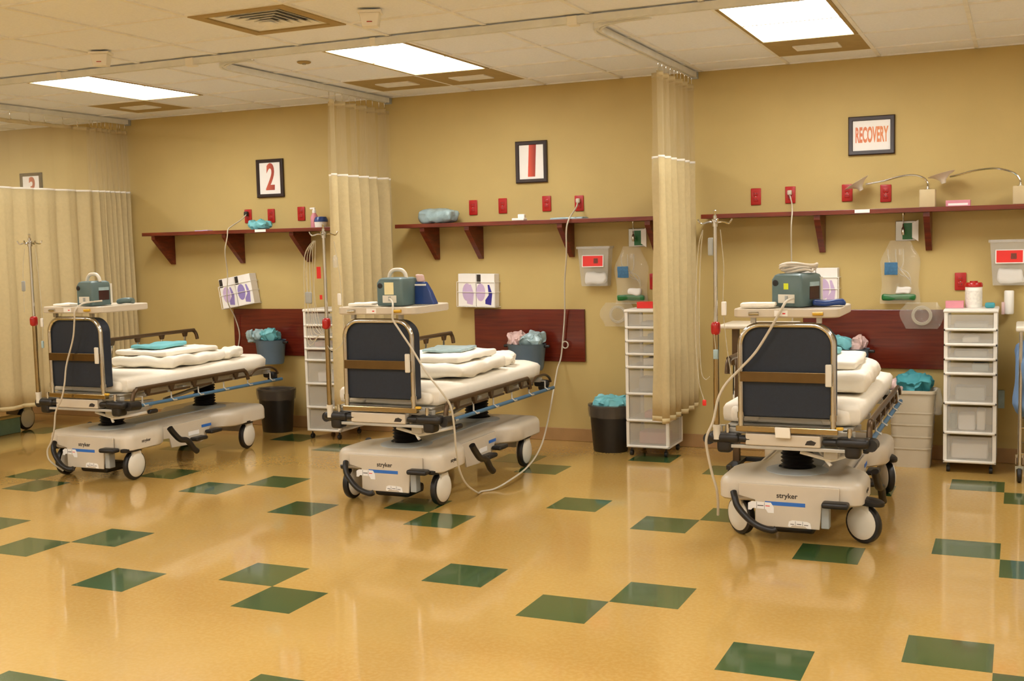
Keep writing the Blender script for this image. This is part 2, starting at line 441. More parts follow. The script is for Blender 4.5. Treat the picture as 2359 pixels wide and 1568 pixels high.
# square air diffuser with nested louvres
t = thing('air_diffuser', 'square ceiling air diffuser with nested louvres in a tan frame', 'vent', (GX + C * -5.5, GY + C * -4.5, H))
h = C / 2 - .012
fr = MB(); e = .06
fr.box(-h, h, -h, -h + e, -.008, .008); fr.box(-h, h, h - e, h, -.008, .008); fr.box(-h, -h + e, -h + e, h - e, -.008, .008); fr.box(h - e, h, -h + e, h - e, -.008, .008)
fr.build('frame', M_TANPANEL, t, smooth=False)
MB().box(-h + e, h - e, -h + e, h - e, .03, .04).build('backing', mat('diffuser_dark', '#6E675C', .7), t, smooth=False)
for k in range(6):
    a = (h - e) * (1 - k / 6.5); b = a - .034; m = MB()
    za, zb = .012 - .003 * k, .03 - .003 * k
    ra = [(-a, -a, za - .012), (a, -a, za - .012), (a, a, za - .012), (-a, a, za - .012)]
    rb = [(-b, -b, zb - .012), (b, -b, zb - .012), (b, b, zb - .012), (-b, b, zb - .012)]
    ra2 = [(x, y, z + .002) for x, y, z in ra]; rb2 = [(x, y, z + .002) for x, y, z in rb]
    m.loft([ra, rb, rb2, ra2, ra], False, False); m.build('louvre', M_GRID, t, smooth=False)
MB().box(-.035, .035, -.035, .035, -.02, -.016).build('centre_plate', M_GRID, t, smooth=False)

# ceiling devices
def detector(loc, lab):
    t = thing('ceiling_alarm', lab, 'alarm', loc, .42)
    MB().box(-.06, .06, -.05, .05, -.018, -.004).build('mounting_plate', M_WHITE, t, bevel=.003)
    MB().loft([[(-.052, -.045, -.018), (.052, -.045, -.018), (.052, .045, -.018), (-.052, .045, -.018)], [(-.04, -.035, -.085), (.04, -.035, -.085), (.04, .04, -.085), (-.04, .04, -.085)]]).build('housing', M_WHITE, t, bevel=.004)
    MB().box(-.014, .014, -.0435, -.0405, -.066, -.062).build('red_label', M_RED, t, smooth=False)
detector((-3.02, -3.06, H), 'white tapered alarm box on the ceiling beside the air diffuser')
detector((-5.02, -2.84, H), 'white tapered alarm box on the ceiling at far left')
t = thing('sprinkler_head', 'small round tan sprinkler cover flush in the ceiling', 'sprinkler', (-4.236, -1.86, H))
MB().lathe([(.0, -.006), (.038, -.006), (.045, -.001), (.045, .004)], 24).build('cover', M_TANPANEL, t)
MB().lathe([(.0, -.014), (.012, -.014), (.012, -.006)], 12).build('nozzle', M_STEEL, t)

# curtain tracks
ZT = H - .022
def track(pts, label):
    t = thing('curtain_track', label, 'curtain track', (0, 0, 0))
    prof = [(-.022, .017), (.022, .017), (.022, -.02), (.008, -.02), (.008, -.012), (-.008, -.012), (-.008, -.02), (-.022, -.02)]
    P = [Vector(p) for p in pts]; rings = []
    for i, p in enumerate(P):
        d = (P[min(i + 1, len(P) - 1)] - P[max(i - 1, 0)]).normalized(); s = Vector((d.y, -d.x, 0))
        rings.append([tuple(p + s * u + Vector((0, 0, v))) for u, v in prof])
    MB().loft(rings).build('rail', M_TRACK, t, angle=30)
    return t
YT = -2.38
def branch(x, label):
    r = .28
    pts = [(x, -.03, ZT), (x, -.6, ZT), (x, -1.2, ZT), (x, YT + .07 + r, ZT)]
    for k in range(1, 9):
        a = k / 8 * PI / 2
        pts.append((x + r - r * math.cos(a), YT + .07 + r - r * math.sin(a), ZT))
    pts.append((x + r + .1, YT + .068, ZT))
    t = track(pts, label)
    MB().box(x - .03, x + .03, -.026, -.002, ZT - .03, ZT + .02).build('end_cap', M_GREY, t, bevel=.003)
    return t
mt = track([(X0 + .05, YT, ZT), (-6, YT, ZT), (-3, YT, ZT), (X1 - .05, YT, ZT)], 'long white curtain track running across the ceiling parallel to the wall')
for x in (-7.46, -4.72, -2.17):
    MB().box(x - .03, x + .03, YT - .028, YT + .03, ZT - .03, ZT + .02).build('joint', M_WHITE, mt, bevel=.004)
for x in (-3.4, -1.0, -5.8):
    MB().box(x - .018, x + .018, YT - .026, YT + .026, ZT - .023, ZT + .021).build('splice', M_WHITE, mt, bevel=.003)
branch(-2.14, 'curved curtain track branch above the bunched curtain by the right bay')
branch(-4.68, 'curved curtain track branch above the bunched curtain in the middle')
branch(-7.40, 'curtain track branch above the drawn curtain at far left')

# curtains: net head panel, woven body, hooks
def curtain(x, ya, yb, nf, amp, label, seed, zbot=.33, warp=None, hooks=10):
    t = thing('privacy_curtain', label, 'curtain', (0, 0, 0))
    ztop, zmid = 2.635, 2.085
    ns = nf * 12
    def pos(s, z):
        w = warp(s) if warp else (s, 1.0)
        y = ya + (yb - ya) * w[0]
        ph = 2 * PI * nf * s
        fz = 1 - .35 * (z - zbot) / (ztop - zbot)
        a = amp * w[1] * (.75 + .45 * noise.noise(Vector((s * nf * .9, seed, 0))))
        xo = a * fz * (lambda q: math.sin(q) + .3 * math.sin(2 * q + .8))(ph + .5 * noise.noise(Vector((s * 9, z * .6, seed)))) + .012 * noise.noise(Vector((s * 20, z * 2.0, seed)))
        yo = .015 * math.sin(2 * ph) + .02 * noise.noise(Vector((s * 3, z * .8, seed + 5)))
        return (x + xo, min(y + yo * .6, -.012), z)
    def sheet(z0, z1, nz):
        vs = []; uv = []
        arc = 0; prev = None
        for i in range(ns + 1):
            p = Vector(pos(i / ns, 2.0))
            if prev is not None: arc += (p - prev).length
            prev = p
            for k in range(nz + 1):
                z = z0 + (z1 - z0) * k / nz
                vs.append(pos(i / ns, z)); uv.append((arc, z))
        fs = [(i * (nz + 1) + k, (i + 1) * (nz + 1) + k, (i + 1) * (nz + 1) + k + 1, i * (nz + 1) + k + 1) for i in range(ns) for k in range(nz)]
        return vs, fs, uv
    for nm, z0, z1, nz, m in (('fabric_panel', zbot, zmid, 12, M_FABRIC), ('net_panel', zmid, ztop - .03, 5, M_NET), ('top_hem', ztop - .03, ztop, 1, M_FABRIC), ('middle_hem', zmid - .008, zmid + .008, 1, M_LINEN), ('bottom_hem', zbot - .004, zbot + .03, 1, M_FABRIC)):
        vs, fs, uv = sheet(z0, z1, nz); b = MB(); b.add(vs, fs)
        o = b.build(nm, m, t, angle=60, uv=uv)
        if nm != 'net_panel':
            sm = o.modifiers.new('thick', 'SOLIDIFY'); sm.thickness = .003 if 'hem' not in nm else .0042; sm.offset = 0
    me = None
    for k in range(hooks):
        p = pos((k + .5) / hooks, ztop)
        if me is None:
            o = MB().tube([(0, 0, .062), (0, 0, .01), (0, .008, -.004), (0, .012, .006)], .0022, 6).build('hook', M_CHROME, t, (x, p[1], ztop)); me = o.data
        else: link('hook', me, t, (x, p[1], ztop))
    return t
curtain(-2.14, -.96, -.05, 6, .075, 'bunched tan curtain between the middle and right stretchers', 1, .33)
curtain(-4.68, -.93, -.04, 6, .11, 'bunched tan curtain between the left and middle stretchers', 2, .30)
curtain(-7.40, -3.4, -.04, 20, .045, 'wide drawn tan curtain at the far left', 3, .30,
        warp=lambda s: ((s / .62) * .86 if s < .62 else .86 + .14 * (s - .62) / .38, .7 if s < .55 else .7 + 1.3 * min(1, (s - .55) / .12)), hooks=26)

# ------------------------------------------------------------------ wall fittings
def shelf(xa, xb, brs, label):
    t = thing('wall_shelf', label, 'shelf', ((xa + xb) / 2, 0, 1.712)); cx = (xa + xb) / 2
    MB().box(xa - cx, xb - cx, -.285, -.002, -.03, 0).build('board', M_CHERRY, t, bevel=.002, smooth=False)
    for x in brs:
        MB().prism([(-.262, -.031), (-.003, -.031), (-.003, -.285), (-.02, -.285), (-.262, -.06)], 'x', x - cx - .02, x - cx + .02).build('bracket', M_CHERRY, t, smooth=False)
    return t
shelf(-7.06, -5.02, (-6.955, -6.19, -5.50), 'cherry wood wall shelf above the left stretcher under the 2 sign')
shelf(-4.50, -2.32, (-4.27, -3.88, -3.11, -2.43), 'cherry wood wall shelf above the middle stretcher under the 1 sign')
shelf(-2.03, .75, (-1.235, -.535, .25), 'cherry wood wall shelf above the right stretcher under the recovery sign')
for x, lab in ((-6.31, 'dark red wood bumper panel low on the wall behind the left stretcher'), (-3.95, 'dark red wood bumper panel low on the wall behind the middle stretcher'), (-1.37, 'dark red wood bumper panel low on the wall behind the right stretcher')):
    tag(MB().box(0, .935, -.02, -.001, 0, .405).build('wall_bumper_panel', M_PANELW, None, (x, 0, .622), smooth=False, bevel=.003), lab, 'wall panel', 'cherry bumper panels')

def sign(cx, cz, w, h, me, ink, label, rot=0):
    t = thing('picture_frame', label, 'sign', (cx, 0, cz)); t.rotation_euler = (0, rot, 0)
    b = .03; m = MB()
    def ring(x, z, y): return [(-x, y, -z), (x, y, -z), (x, y, z), (-x, y, z)]
    X, Z = w / 2, h / 2
    m.loft([ring(X, Z, -.002), ring(X, Z, -.02), ring(X - .006, Z - .006, -.026), ring(X - b + .004, Z - b + .004, -.024), ring(X - b, Z - b, -.016), ring(X - b, Z - b, -.002), ring(X, Z, -.002)], False, False)
    m.build('frame', M_FRAMEWOOD, t, angle=20)
    MB().box(-X + b - .003, X - b + .003, -.012, -.006, -Z + b - .003, Z - b + .003).build('paper', M_PAPER, t, smooth=False)
    lettering(me, ink, t, (0.0, -.0128, 0.0))
    return t
sign(-5.867, 2.149, .275, .325, text_mesh('2', .31, .008, .1, sx=.6), M_INK2, 'dark framed sign with a red numeral two above the left stretcher')
sign(-3.43, 2.165, .262, .32, text_mesh('1', .31, .020, .06, sx=.85), M_INK1, 'dark framed sign with a bold red one above the middle stretcher')
sign(-8.62, 2.16, .275, .325, text_mesh('3', .30, .008, .1, sx=.65), M_INK2, 'dark framed sign behind the net of the left curtain')
sign(-.909, 2.217, .305, .262, text_mesh('RECOVERY', .14, .005, 0, sx=.31), M_INKR, 'dark framed sign reading RECOVERY in red and orange')

def outlet(x, z, label):
    t = thing('power_outlet', label, 'outlet', (x, 0, z), 0, 'red wall outlets')
    MB().soft(.072, .012, .118, .005, (0, -.0065, 0), 2).build('cover_plate', M_RED, t)
    for s in (-1, 1):
        r = MB().soft(.034, .008, .03, .004, (0, -.0125, s * .02), 2).build('receptacle', M_RED, t)
        MB().box(-.009, -.006, -.0172, -.0162, s * .02 - .004, s * .02 + .007).box(.006, .009, -.0172, -.0162, s * .02 - .004, s * .02 + .007).build('slot', M_BLACK, r, smooth=False)
    MB().lathe([(.003, 0), (.003, .001)], 8, M=Matrix.Translation((0, -.0126, 0)) @ Matrix.Rotation(PI / 2, 4, 'X')).build('screw', M_CHROME, t)
    return t
for x, z, lab in ((-6.116, 1.833, 'red wall outlet holding a black plug below the 2 sign'), (-5.874, 1.829, 'red wall outlet second from left, above the teal crumple on the left shelf'), (-5.566, 1.837, 'red wall outlet third on the left shelf, beside the white spray bottle'),
                  (-3.941, 1.832, 'red wall outlet leftmost above the middle shelf, right of the blue bag'), (-3.684, 1.837, 'red wall outlet second from left above the middle shelf'), (-3.312, 1.841, 'red wall outlet third above the middle shelf, under the 1 sign'), (-3.045, 1.834, 'red wall outlet rightmost above the middle shelf with a pale plug'),
                  (-1.70, 1.832, 'red wall outlet leftmost above the right shelf'), (-1.458, 1.835, 'red wall outlet second above the right shelf with a pale plug'), (-1.07, 1.834, 'red wall outlet partly hidden by a lamp shade above the right shelf'), (-.815, 1.821, 'red wall outlet beneath the chrome lamp arm above the right shelf'),
                  (-2.46, 1.235, 'red wall outlet low beside the middle drawer tower'), (-.335, 1.216, 'red wall outlet low behind the jar on the right drawer tower')):
    outlet(x, z, lab)

# glove boxes in white wire racks
def glove_rack(x, z, rot, label, boxes, w=.33):
    T0 = Matrix.Translation((x, 0, z)) @ Matrix.Rotation(rot, 4, 'Y')
    t = thing('glove_box_rack', label, 'wire rack'); t.matrix_world = T0
    m = MB(); a = w / 2 + .006
    for zz in (-.135, -.02, .06):
        m.tube([(-a, -.003, zz), (-a, -.105, zz), (a, -.105, zz), (a, -.003, zz)], .0025, 6)
    for xx in (-a, 0, a): m.cyl((xx, -.107, -.135), (xx, -.107, .06), .0022, 6)
    for xx in (-a, -a / 2, 0, a / 2, a): m.cyl((xx, -.003, -.137), (xx, -.107, -.137), .0022, 6)
    m.build('wire_frame', M_WHITE, t)
    bw = w / len(boxes)
    for k, (lab, cols) in enumerate(boxes):
        b = thing('glove_box', lab, 'glove box', group='glove boxes in wall racks'); b.matrix_world = T0 @ Matrix.Translation((-w / 2 + bw * (k + .5), -.053, 0))
        MB().box(-bw / 2 + .002, bw / 2 - .002, -.046, .046, -.132, .125).build('carton', M_PAPER, b, smooth=False, bevel=.002)
        ov = MB(); n = 16
        ov.prism([(cols[1] + .04 * math.cos(2 * PI * q / n), -.02 + .07 * math.sin(2 * PI * q / n)) for q in range(n)], 'y', -.0472, -.0462); ov.build('oval_print', cols[0], b, smooth=False)
        MB().box(-bw / 2 + .006, -bw / 2 + .04, -.0468, -.0462, .05, .12).build('print_band', cols[2], b, smooth=False)
        MB().prism([(.0, -.11), (.05, -.12), (.06, -.03), (.035, .04), (.02, .04), (.03, -.04), (.0, -.08)], 'y', -.0476, -.047).build('swoosh_print', cols[3], b, smooth=False)
glove_rack(-6.21, 1.19, -.16, 'tilted white wire glove rack on the wall behind the left stretcher', [('lilac printed glove box, left in the tilted rack', (M_LILAC, -.02, M_DARKINK, M_PURPLE)), ('purple printed glove box, right in the tilted rack', (M_PURPLE, -.03, M_DARKINK, M_PURPLE))], .34)
glove_rack(-3.89, 1.185, .02, 'white wire glove rack on the wall behind the middle stretcher', [('pale lilac glove box, left in the rack by the middle panel', (M_LILAC, .0, M_PAPER, M_LILAC)), ('white glove box with indigo swoosh, right in the middle rack', (M_LILAC, -.04, M_DARKINK, M_INDIGO))], .32)
glove_rack(-1.27, 1.195, 0, 'white wire glove rack behind the monitor of the right stretcher', [('lilac printed glove box half hidden behind the right monitor', (M_LILAC, -.02, M_PAPER, M_LILAC)), ('white and lilac glove box right of the right monitor', (M_LILAC, -.02, M_PAPER, M_LILAC))], .30)

# clear wall disposal boxes with a red label
def disposal(x, z, label):
    t = thing('wall_disposal_box', label, 'disposal box', (x, 0, z))
    w0, w1, h, d = .125, .105, .15, .1
    def ring(w, zz, y0, y1): return [(-w, y0, zz), (w, y0, zz), (w, y1, zz), (-w, y1, zz)]
    MB().loft([ring(w1, -h, -d + .02, -.002), ring(w0, h, -d, -.002)], True, False).build('bin_body', M_CLEAR2, t, smooth=False, bevel=.004)
    MB().loft([ring(w0 + .008, h - .018, -d - .006, -.001), ring(w0 + .008, h, -d - .006, -.001)], False, False).build('rim', M_CLEAR2, t, smooth=False)
    lb = MB().box(-.085, .085, -.0035, 0, -.045, .045).build('label_border', M_PAPER, t, (-.005, -d + .006, .04), smooth=False)
    lb.rotation_euler = (-.065, 0, 0)
    MB().box(-.079, .079, -.0045, -.0036, -.039, .039).build('red_label', M_BRIGHTRED, lb, smooth=False)
    s = MB()
    for k in range(3):
        a = PI / 2 + k * 2 * PI / 3
        s.tube([(.025 + .009 * math.cos(a) + .009 * math.cos(q * 2 * PI / 12), -.0052, .009 * math.sin(a) + .009 * math.sin(q * 2 * PI / 12)) for q in range(12)], .0018, 5, closed=True)
    s.box(.008, .042, -.0049, -.0046, -.018, .02)
    s.build('hazard_symbol', mat('symbol_brown', '#7A3A2A', .6), lb, smooth=False)
    MB().soft(.17, .05, .09, .03, (0, -.045, -.09), 4, .015, 18, x).build('crumpled_waste', M_PAPER, t)
    return t
disposal(-2.907, 1.355, 'clear wall disposal box with red hazard label beside the hanging bag, middle bay')
disposal(-.03, 1.34, 'clear wall disposal box with red hazard label at the right edge')

# oxygen outlets with a chrome flow meter, and the clear bags hanging from them
def oxygen(x, label, bag_label, low_label, lowx, lowz, seed):
    t = thing('oxygen_outlet', label, 'oxygen outlet', (x, 0, 1.565))
    MB().box(-.065, .065, -.012, -.001, -.07, .065).build('wall_plate', M_STEEL, t, smooth=False, bevel=.003)
    MB().box(-.02, .045, -.014, -.0125, -.06, .05).build('green_insert', M_GREENP, t, smooth=False)
    MB().prism([(.045, -.05), (.05, -.05), (.085, -.075), (.085, .07), (.05, .05), (.045, .05)], 'y', -.05, -.046).build('white_flap', M_WHITE, t, smooth=False)
    m = MB(); m.lathe([(.0, -.03), (.009, -.03), (.011, -.02), (.011, .015), (.004, .025), (.0035, .10), (.009, .108), (.011, .12), (.009, .134), (.0, .138)], 12, (-.012, -.06, 0))
    m.cyl((-.012, -.06, -.01), (-.012, -.014, -.01), .008, 10); m.build('flow_meter', M_CHROME, t)
    b = thing('hanging_bag', bag_label, 'plastic bag', (x - .03, -.01, 1.50))
    def pouch(w, h, d, n=10, k=14):
        m = MB(); rings = []
        for i in range(k + 1):
            s = i / k; z = -h * s
            ww = w * (.55 + .45 * min(1, s * 3.2)) * (1 - .05 * math.sin(s * 9 + seed)); dd = d * math.sin(PI * min(1, .08 + s * .92)) ** .7 + .004
            rings.append([(ww / 2 * math.cos(2 * PI * q / 16) + .006 * noise.noise(Vector((q, s * 6, seed))), -d / 2 - .012 + dd / 2 * math.sin(2 * PI * q / 16) + .008 * noise.noise(Vector((q * 1.3, s * 8, seed + 2))), z) for q in range(16)])
        return m.loft(rings)
    pouch(.25, .43, .07).build('film', M_CLEAR, b)
    p = MB().soft(.085, .004, .085, .0018, (-.055, -.086, -.19), 3, .004, 20, seed).build('blue_label', mat('blue_leaflet', '#35688C', .4, var=.2, scale=60), b)
    MB().soft(.22, .035, .045, .017, (-.01, -.045, -.385), 6, .008, 16, seed).build('green_pouch', M_GREENP, b)
    MB().soft(.10, .03, .05, .014, (.02, -.045, -.34), 4, .012, 20, seed + 3).build('white_packet', M_PAPER, b)
    m = MB()
    for q in range(3): m.tube(smooth_path([(-.08 + .05 * q, -.05, -.06), (-.06 + .04 * q, -.06, -.16), (.05 - .03 * q, -.06, -.22), (.07, -.05, -.30 + .02 * q)], 5), .004, 6)
    m.build('tubing', M_TUBE, b)
    c = thing('tubing_bag', low_label, 'plastic bag', (lowx, -.02, lowz))
    pm = MB(); rings = []
    for i in range(9):
        s = i / 8
        rings.append([((.1 + .04 * math.sin(PI * s)) * math.cos(2 * PI * q / 14) + .012 * noise.noise(Vector((q * .8, s * 4, seed))), -.03 + (.026 * math.sin(PI * (.06 + .88 * s)) + .004) * math.sin(2 * PI * q / 14), .08 - .18 * s + .01 * noise.noise(Vector((q, 3, seed)))) for q in range(14)])
    pm.loft(rings); pm.build('film', M_CLEAR, c)
    m = MB()
    for rr in (.062, .052): m.tube([(rr * math.cos(2 * PI * q / 24), -.03, -.01 + rr * math.sin(2 * PI * q / 24)) for q in range(24)], .006, 7, closed=True)
    m.build('coiled_tubing', M_TUBE, c)
oxygen(-2.59, 'green oxygen wall outlet with chrome meter in the middle bay', 'clear hanging bag with blue label and green pouch in the middle bay', 'clear bag of coiled tubing hanging left of the middle drawer tower', -2.735, 1.0, 1)
oxygen(-.685, 'green oxygen wall outlet with chrome meter in the right bay', 'clear hanging bag with blue label and green pouch in the right bay', 'clear bag of coiled tubing against the dark red panel, right bay', -.575, 1.0, 2)

# grey-blue wall baskets above the mattress heads, stuffed with wrappers
def basket(x, label, wl, cols, seed, w=.16, y=-.14):
    t = thing('wall_basket', label, 'basket', (x, y, .565))
    n = 20
    def ring(r, z, k=1): return [(r * math.cos(2 * PI * q / n), .75 * r * math.sin(2 * PI * q / n), z) for q in range(n)]
    MB().loft([ring(w * .8, 0), ring(w * .86, .02), ring(w, .2), ring(w * 1.03, .205), ring(w * .96, .2), ring(w * .84, .03)], True, True).build('tub', M_SLATEBLUE, t)
    for s in (-1, 1): MB().soft(.05, .03, .022, .009, (s * (w + .012), 0, .185), 2).build('clip_handle', M_BLACK, t)
    MB().box(-.05, .05, .75 * w * .9, -y - .021, .06, .16).build('wall_bracket', M_BLACK, t, smooth=False)
    for k, (nm, m, dx, dz, sz, lab) in enumerate(cols):
        tag(MB().soft(sz, .16, .1, .045, (0, 0, 0), 11, .035, 14, seed + k, crumple=True).build(nm, m, None, (x + dx, y, .575 + dz)), lab, 'wrapper', 'wrappers in the wall baskets')
basket(-5.84, 'slate blue wall basket at the head of the left stretcher', 1, [('crumpled_wrapper', M_PALEBLUE, -.13, .225, .17, 'pale teal crumpled wrapper in the left wall basket'), ('crumpled_wrapper', M_TEAL, .0, .235, .14, 'bright teal crumpled wrapper in the left wall basket')], 11, .14)
basket(-3.45, 'slate blue wall basket at the head of the middle stretcher', 1, [('crumpled_wrapper', M_PALEPINK, -.07, .225, .15, 'pale pink crumpled wrapper in the middle wall basket'), ('crumpled_wrapper', M_PALEBLUE, .06, .225, .16, 'pale blue crumpled wrapper in the middle wall basket')], 21, .155)
basket(-1.06, 'slate blue wall basket at the head of the right stretcher', 1, [('crumpled_wrapper', M_TEAL, -.05, .225, .16, 'teal crumpled wrapper in the right wall basket'), ('crumpled_wrapper', M_PALEPINK, .08, .225, .09, 'pink crumpled wrapper in the right wall basket')], 31, .155)

# ------------------------------------------------------------------ shelf items
ZS = 1.7125
def item(name, mb, m, loc, label, cat, rot=0, group=None, bevel=0):
    o = mb.build(name, m, None, loc, bevel=bevel); o.rotation_euler = (0, 0, rot); return tag(o, label, cat, group)
item('plastic_bag', MB().soft(.31, .2, .115, .055, (0, 0, .0575), 12, .022, 9, 3, crumple=True), M_PALEBLUE, (-4.17, -.15, ZS), 'blue-grey stuffed plastic bag on the left end of the middle shelf', 'bag')
t = thing('small_dispenser', 'small white box with a raised back on the middle shelf edge', 'box', (-3.44, -.245, ZS))
MB().soft(.1, .07, .018, .006, (0, 0, .009), 2).build('tray', M_WHITE, t)
MB().soft(.055, .03, .03, .006, (.012, .015, .033), 2).build('cap', M_WHITE, t)
item('flat_packet', MB().soft(.26, .14, .016, .007, (0, 0, .008), 6, .006, 9, 5), M_PALEBLUE, (-3.08, -.13, ZS), 'flat clear packet on the middle shelf below the rightmost outlets', 'packet')
item('crumpled_wrapper', MB().soft(.19, .13, .07, .03, (0, 0, .034), 11, .028, 13, 6, crumple=True), M_TEAL, (-5.87, -.18, ZS + .006), 'teal crumpled wrapper on the left shelf', 'wrapper')
item('paper_slip', MB().soft(.14, .07, .008, .003, (0, 0, .004), 5, .003, 12, 7), M_LILAC, (-6.45, -.2, ZS), 'flat lilac slip lying on the left shelf', 'paper')
def bottle(loc, label):
    t = thing('spray_bottle', label, 'bottle', loc)
    MB().lathe([(0, 0), (.03, 0), (.032, .01), (.032, .09), (.018, .115), (.014, .125)], 18).build('bottle_body', M_PINK, t)
    MB().lathe([(.017, .122), (.017, .145), (.01, .15), (.01, .165), (0, .167)], 14).build('spray_cap', M_WHITE, t)
    MB().soft(.05, .018, .016, .006, (-.015, 0, .16), 2).build('nozzle', M_WHITE, t)
bottle((-5.36, -.12, ZS), 'pink and white spray bottle at the right end of the left shelf')
t = thing('label_tape_roll', 'dark blue round tub with a printed white band beside the spray bottle', 'tub', (-5.25, -.19, ZS))
MB().lathe([(0, 0), (.05, 0), (.055, .05), (.055, .055), (0, .055)], 20).build('tub', M_WHITE, t)
MB().lathe([(.057, .045), (.057, .06), (.045, .085), (0, .09)], 20).build('lid', M_BLUEBAG, t)
item('edge_tag', MB().box(-.055, .055, -.003, 0, -.011, .011), M_WHITE, (-5.79, -.2855, 1.699), 'small white tag on the front edge of the left shelf', 'tag')
item('edge_tag', MB().box(-.048, .048, -.003, 0, -.011, .011), M_WHITE, (-.936, -.2855, 1.699), 'small white tag on the front edge of the right shelf', 'tag')
t = thing('tissue_box', 'pink carton lying on the right shelf between the lamps', 'box', (-.345, -.17, ZS))
MB().box(-.075, .075, -.05, .05, 0, .04).build('carton', M_PINK, t, smooth=False, bevel=.002)
MB().box(-.06, .06, -.051, -.0502, .006, .02).build('white_print', M_PAPER, t, smooth=False)
def gooseneck(bx, path, shade_c, axis, label, y=-.15):
    t = thing('gooseneck_lamp', label, 'lamp', (bx, y, ZS))
    o = Vector((bx, y, ZS))
    MB().soft(.1, .1, .118, .006, (-.0, 0, .059), 2).build('base_block', mat('tan_lamp_base', '#CBB68A', .5, var=.03), t)
    p = [Vector(q) - o for q in path]
    MB().lathe([(0, 0), (.022, 0), (.022, .004), (.009, .007), (.008, .02), (0, .022)], 16, tuple(Vector((p[0].x, 0, .118)))).build('collar', M_CHROME, t)
    MB().tube(smooth_path(p, 6), .0065, 8).build('arm', M_CHROME, t)
    c = Vector(shade_c) - o; ax = Vector(axis).normalized()
    M = Matrix.Translation(c) @ Vector((0, 0, 1)).rotation_difference(ax).to_matrix().to_4x4()
    sh = MB().lathe([(.014, -.035), (.02, -.012), (.05, .012), (.088, .028), (.085, .029), (.047, .015), (.016, -.008)], 24, M=M).build('shade', M_LAMPSHADE, t)
    MB().lathe([(0, .0), (.014, .004), (.02, .014), (.014, .023), (0, .026)], 14, M=M).build('bulb', M_WHITE, sh)
gooseneck(-.535, [(-.535, -.15, 1.835), (-.536, -.15, 1.87), (-.562, -.15, 1.908), (-.63, -.15, 1.93), (-.72, -.15, 1.922), (-.82, -.15, 1.898), (-.93, -.15, 1.882)], (-.975, -.15, 1.872), (-.5, -.05, .85), 'gooseneck lamp on the right shelf with its white shade before an outlet')
gooseneck(.03, [(.025, -.15, 1.83), (.02, -.15, 1.87), (-.02, -.15, 1.918), (-.12, -.15, 1.948), (-.24, -.15, 1.942), (-.36, -.15, 1.915), (-.40, -.15, 1.908)], (-.445, -.15, 1.90), (-.25, .02, .95), 'gooseneck lamp at the right edge of the shelf with a wide chrome arm')

# ------------------------------------------------------------------ drawer towers
def tower(x, y, rot, label, h=1.04, w=.315, d=.36, rows=None):
    t = thing('drawer_tower', label, 'drawer tower', (x, y, 0), rot)
    hs = [.12, .098, .095, .095, .194, .195, .19]
    tot = sum(hs); sc = (h - .07) / tot
    fr = MB(); hw = w / 2
    zs = [h]
    for q in hs: zs.append(zs[-1] - q * sc)
    for z in zs[1:-1] + [zs[-1]]: fr.box(-hw, hw, -d / 2, d / 2, z - .006, z + .006)
    for sx in (-1, 1):
        for sy in (-1, 1):
            fr.box(min(sx * hw, sx * (hw - .022)), max(sx * hw, sx * (hw - .022)), min(sy * d / 2, sy * (d / 2 - .022)), max(sy * d / 2, sy * (d / 2 - .022)), zs[-1], h - .006)
    fr.build('frame', M_TOWER, t, smooth=False)
    MB().soft(w + .012, d + .012, .022, .008, (0, 0, h + .004), 2).build('top_panel', M_TOWER, t)
    for sx in (-1, 1):
        MB().box(sx * (hw - .004), sx * (hw - .002), -d / 2 + .022, d / 2 - .022, zs[-1] + .006, h - .008).build('side_panel', M_DRAWER, t, smooth=False)
    for k in range(7):
        z1, z0 = zs[k] - .008, zs[k + 1] + .008
        b = MB(); a = hw - .024
        b.box(-a, a, -d / 2 + .004, -d / 2 + .007, z0, z1 - .012)
        b.box(-a, -a + .003, -d / 2 + .007, d / 2 - .02, z0, z1 - .014); b.box(a - .003, a, -d / 2 + .007, d / 2 - .02, z0, z1 - .014)
        b.box(-a, a, -d / 2 + .007, d / 2 - .02, z0, z0 + .003)
        dr = b.build('drawer', M_DRAWER, t, smooth=False)
        MB().soft(2 * a + .036, .02, .017, .006, (0, -d / 2 - .002, z0 - .004), 2).build('drawer_lip', M_TOWER, dr)
    for sx in (-1, 1):
        for sy in (-1, 1):
            c = MB().lathe([(.0, -.011), (.019, -.011), (.021, -.006), (.021, .006), (.019, .011), (0, .011)], 14, M=Matrix.Translation((sx * (hw - .03), sy * (d / 2 - .03), .0215)) @ Matrix.Rotation(PI / 2, 4, 'Y'))
            c.cyl((sx * (hw - .03), sy * (d / 2 - .03), .02), (sx * (hw - .03), sy * (d / 2 - .03), zs[-1] - .005), .007, 8)
            c.build('caster', M_BLACK, t)
    return t, zs
t1, zs = tower(-5.10, -.31, 0, 'white seven drawer tower behind the pole of the middle stretcher')
t2, zs = tower(-2.385, -.29, 0, 'white seven drawer tower half behind the middle curtain')
t3, zs = tower(-.255, -.24, 0, 'white seven drawer tower at right under the red lidded jar')
def contents(x, y, lst, where):
    for k, (row, nm, m, dx, w, h, lab) in enumerate(lst):
        item(nm, MB().soft(w, .16, h, min(.012, h * .3), (0, 0, h / 2), 3, .004, 12, k), m, (x + dx, y - .04, zs[row + 1] + .0125), lab + ' of the ' + where, 'supplies', group='supplies in the drawer towers')
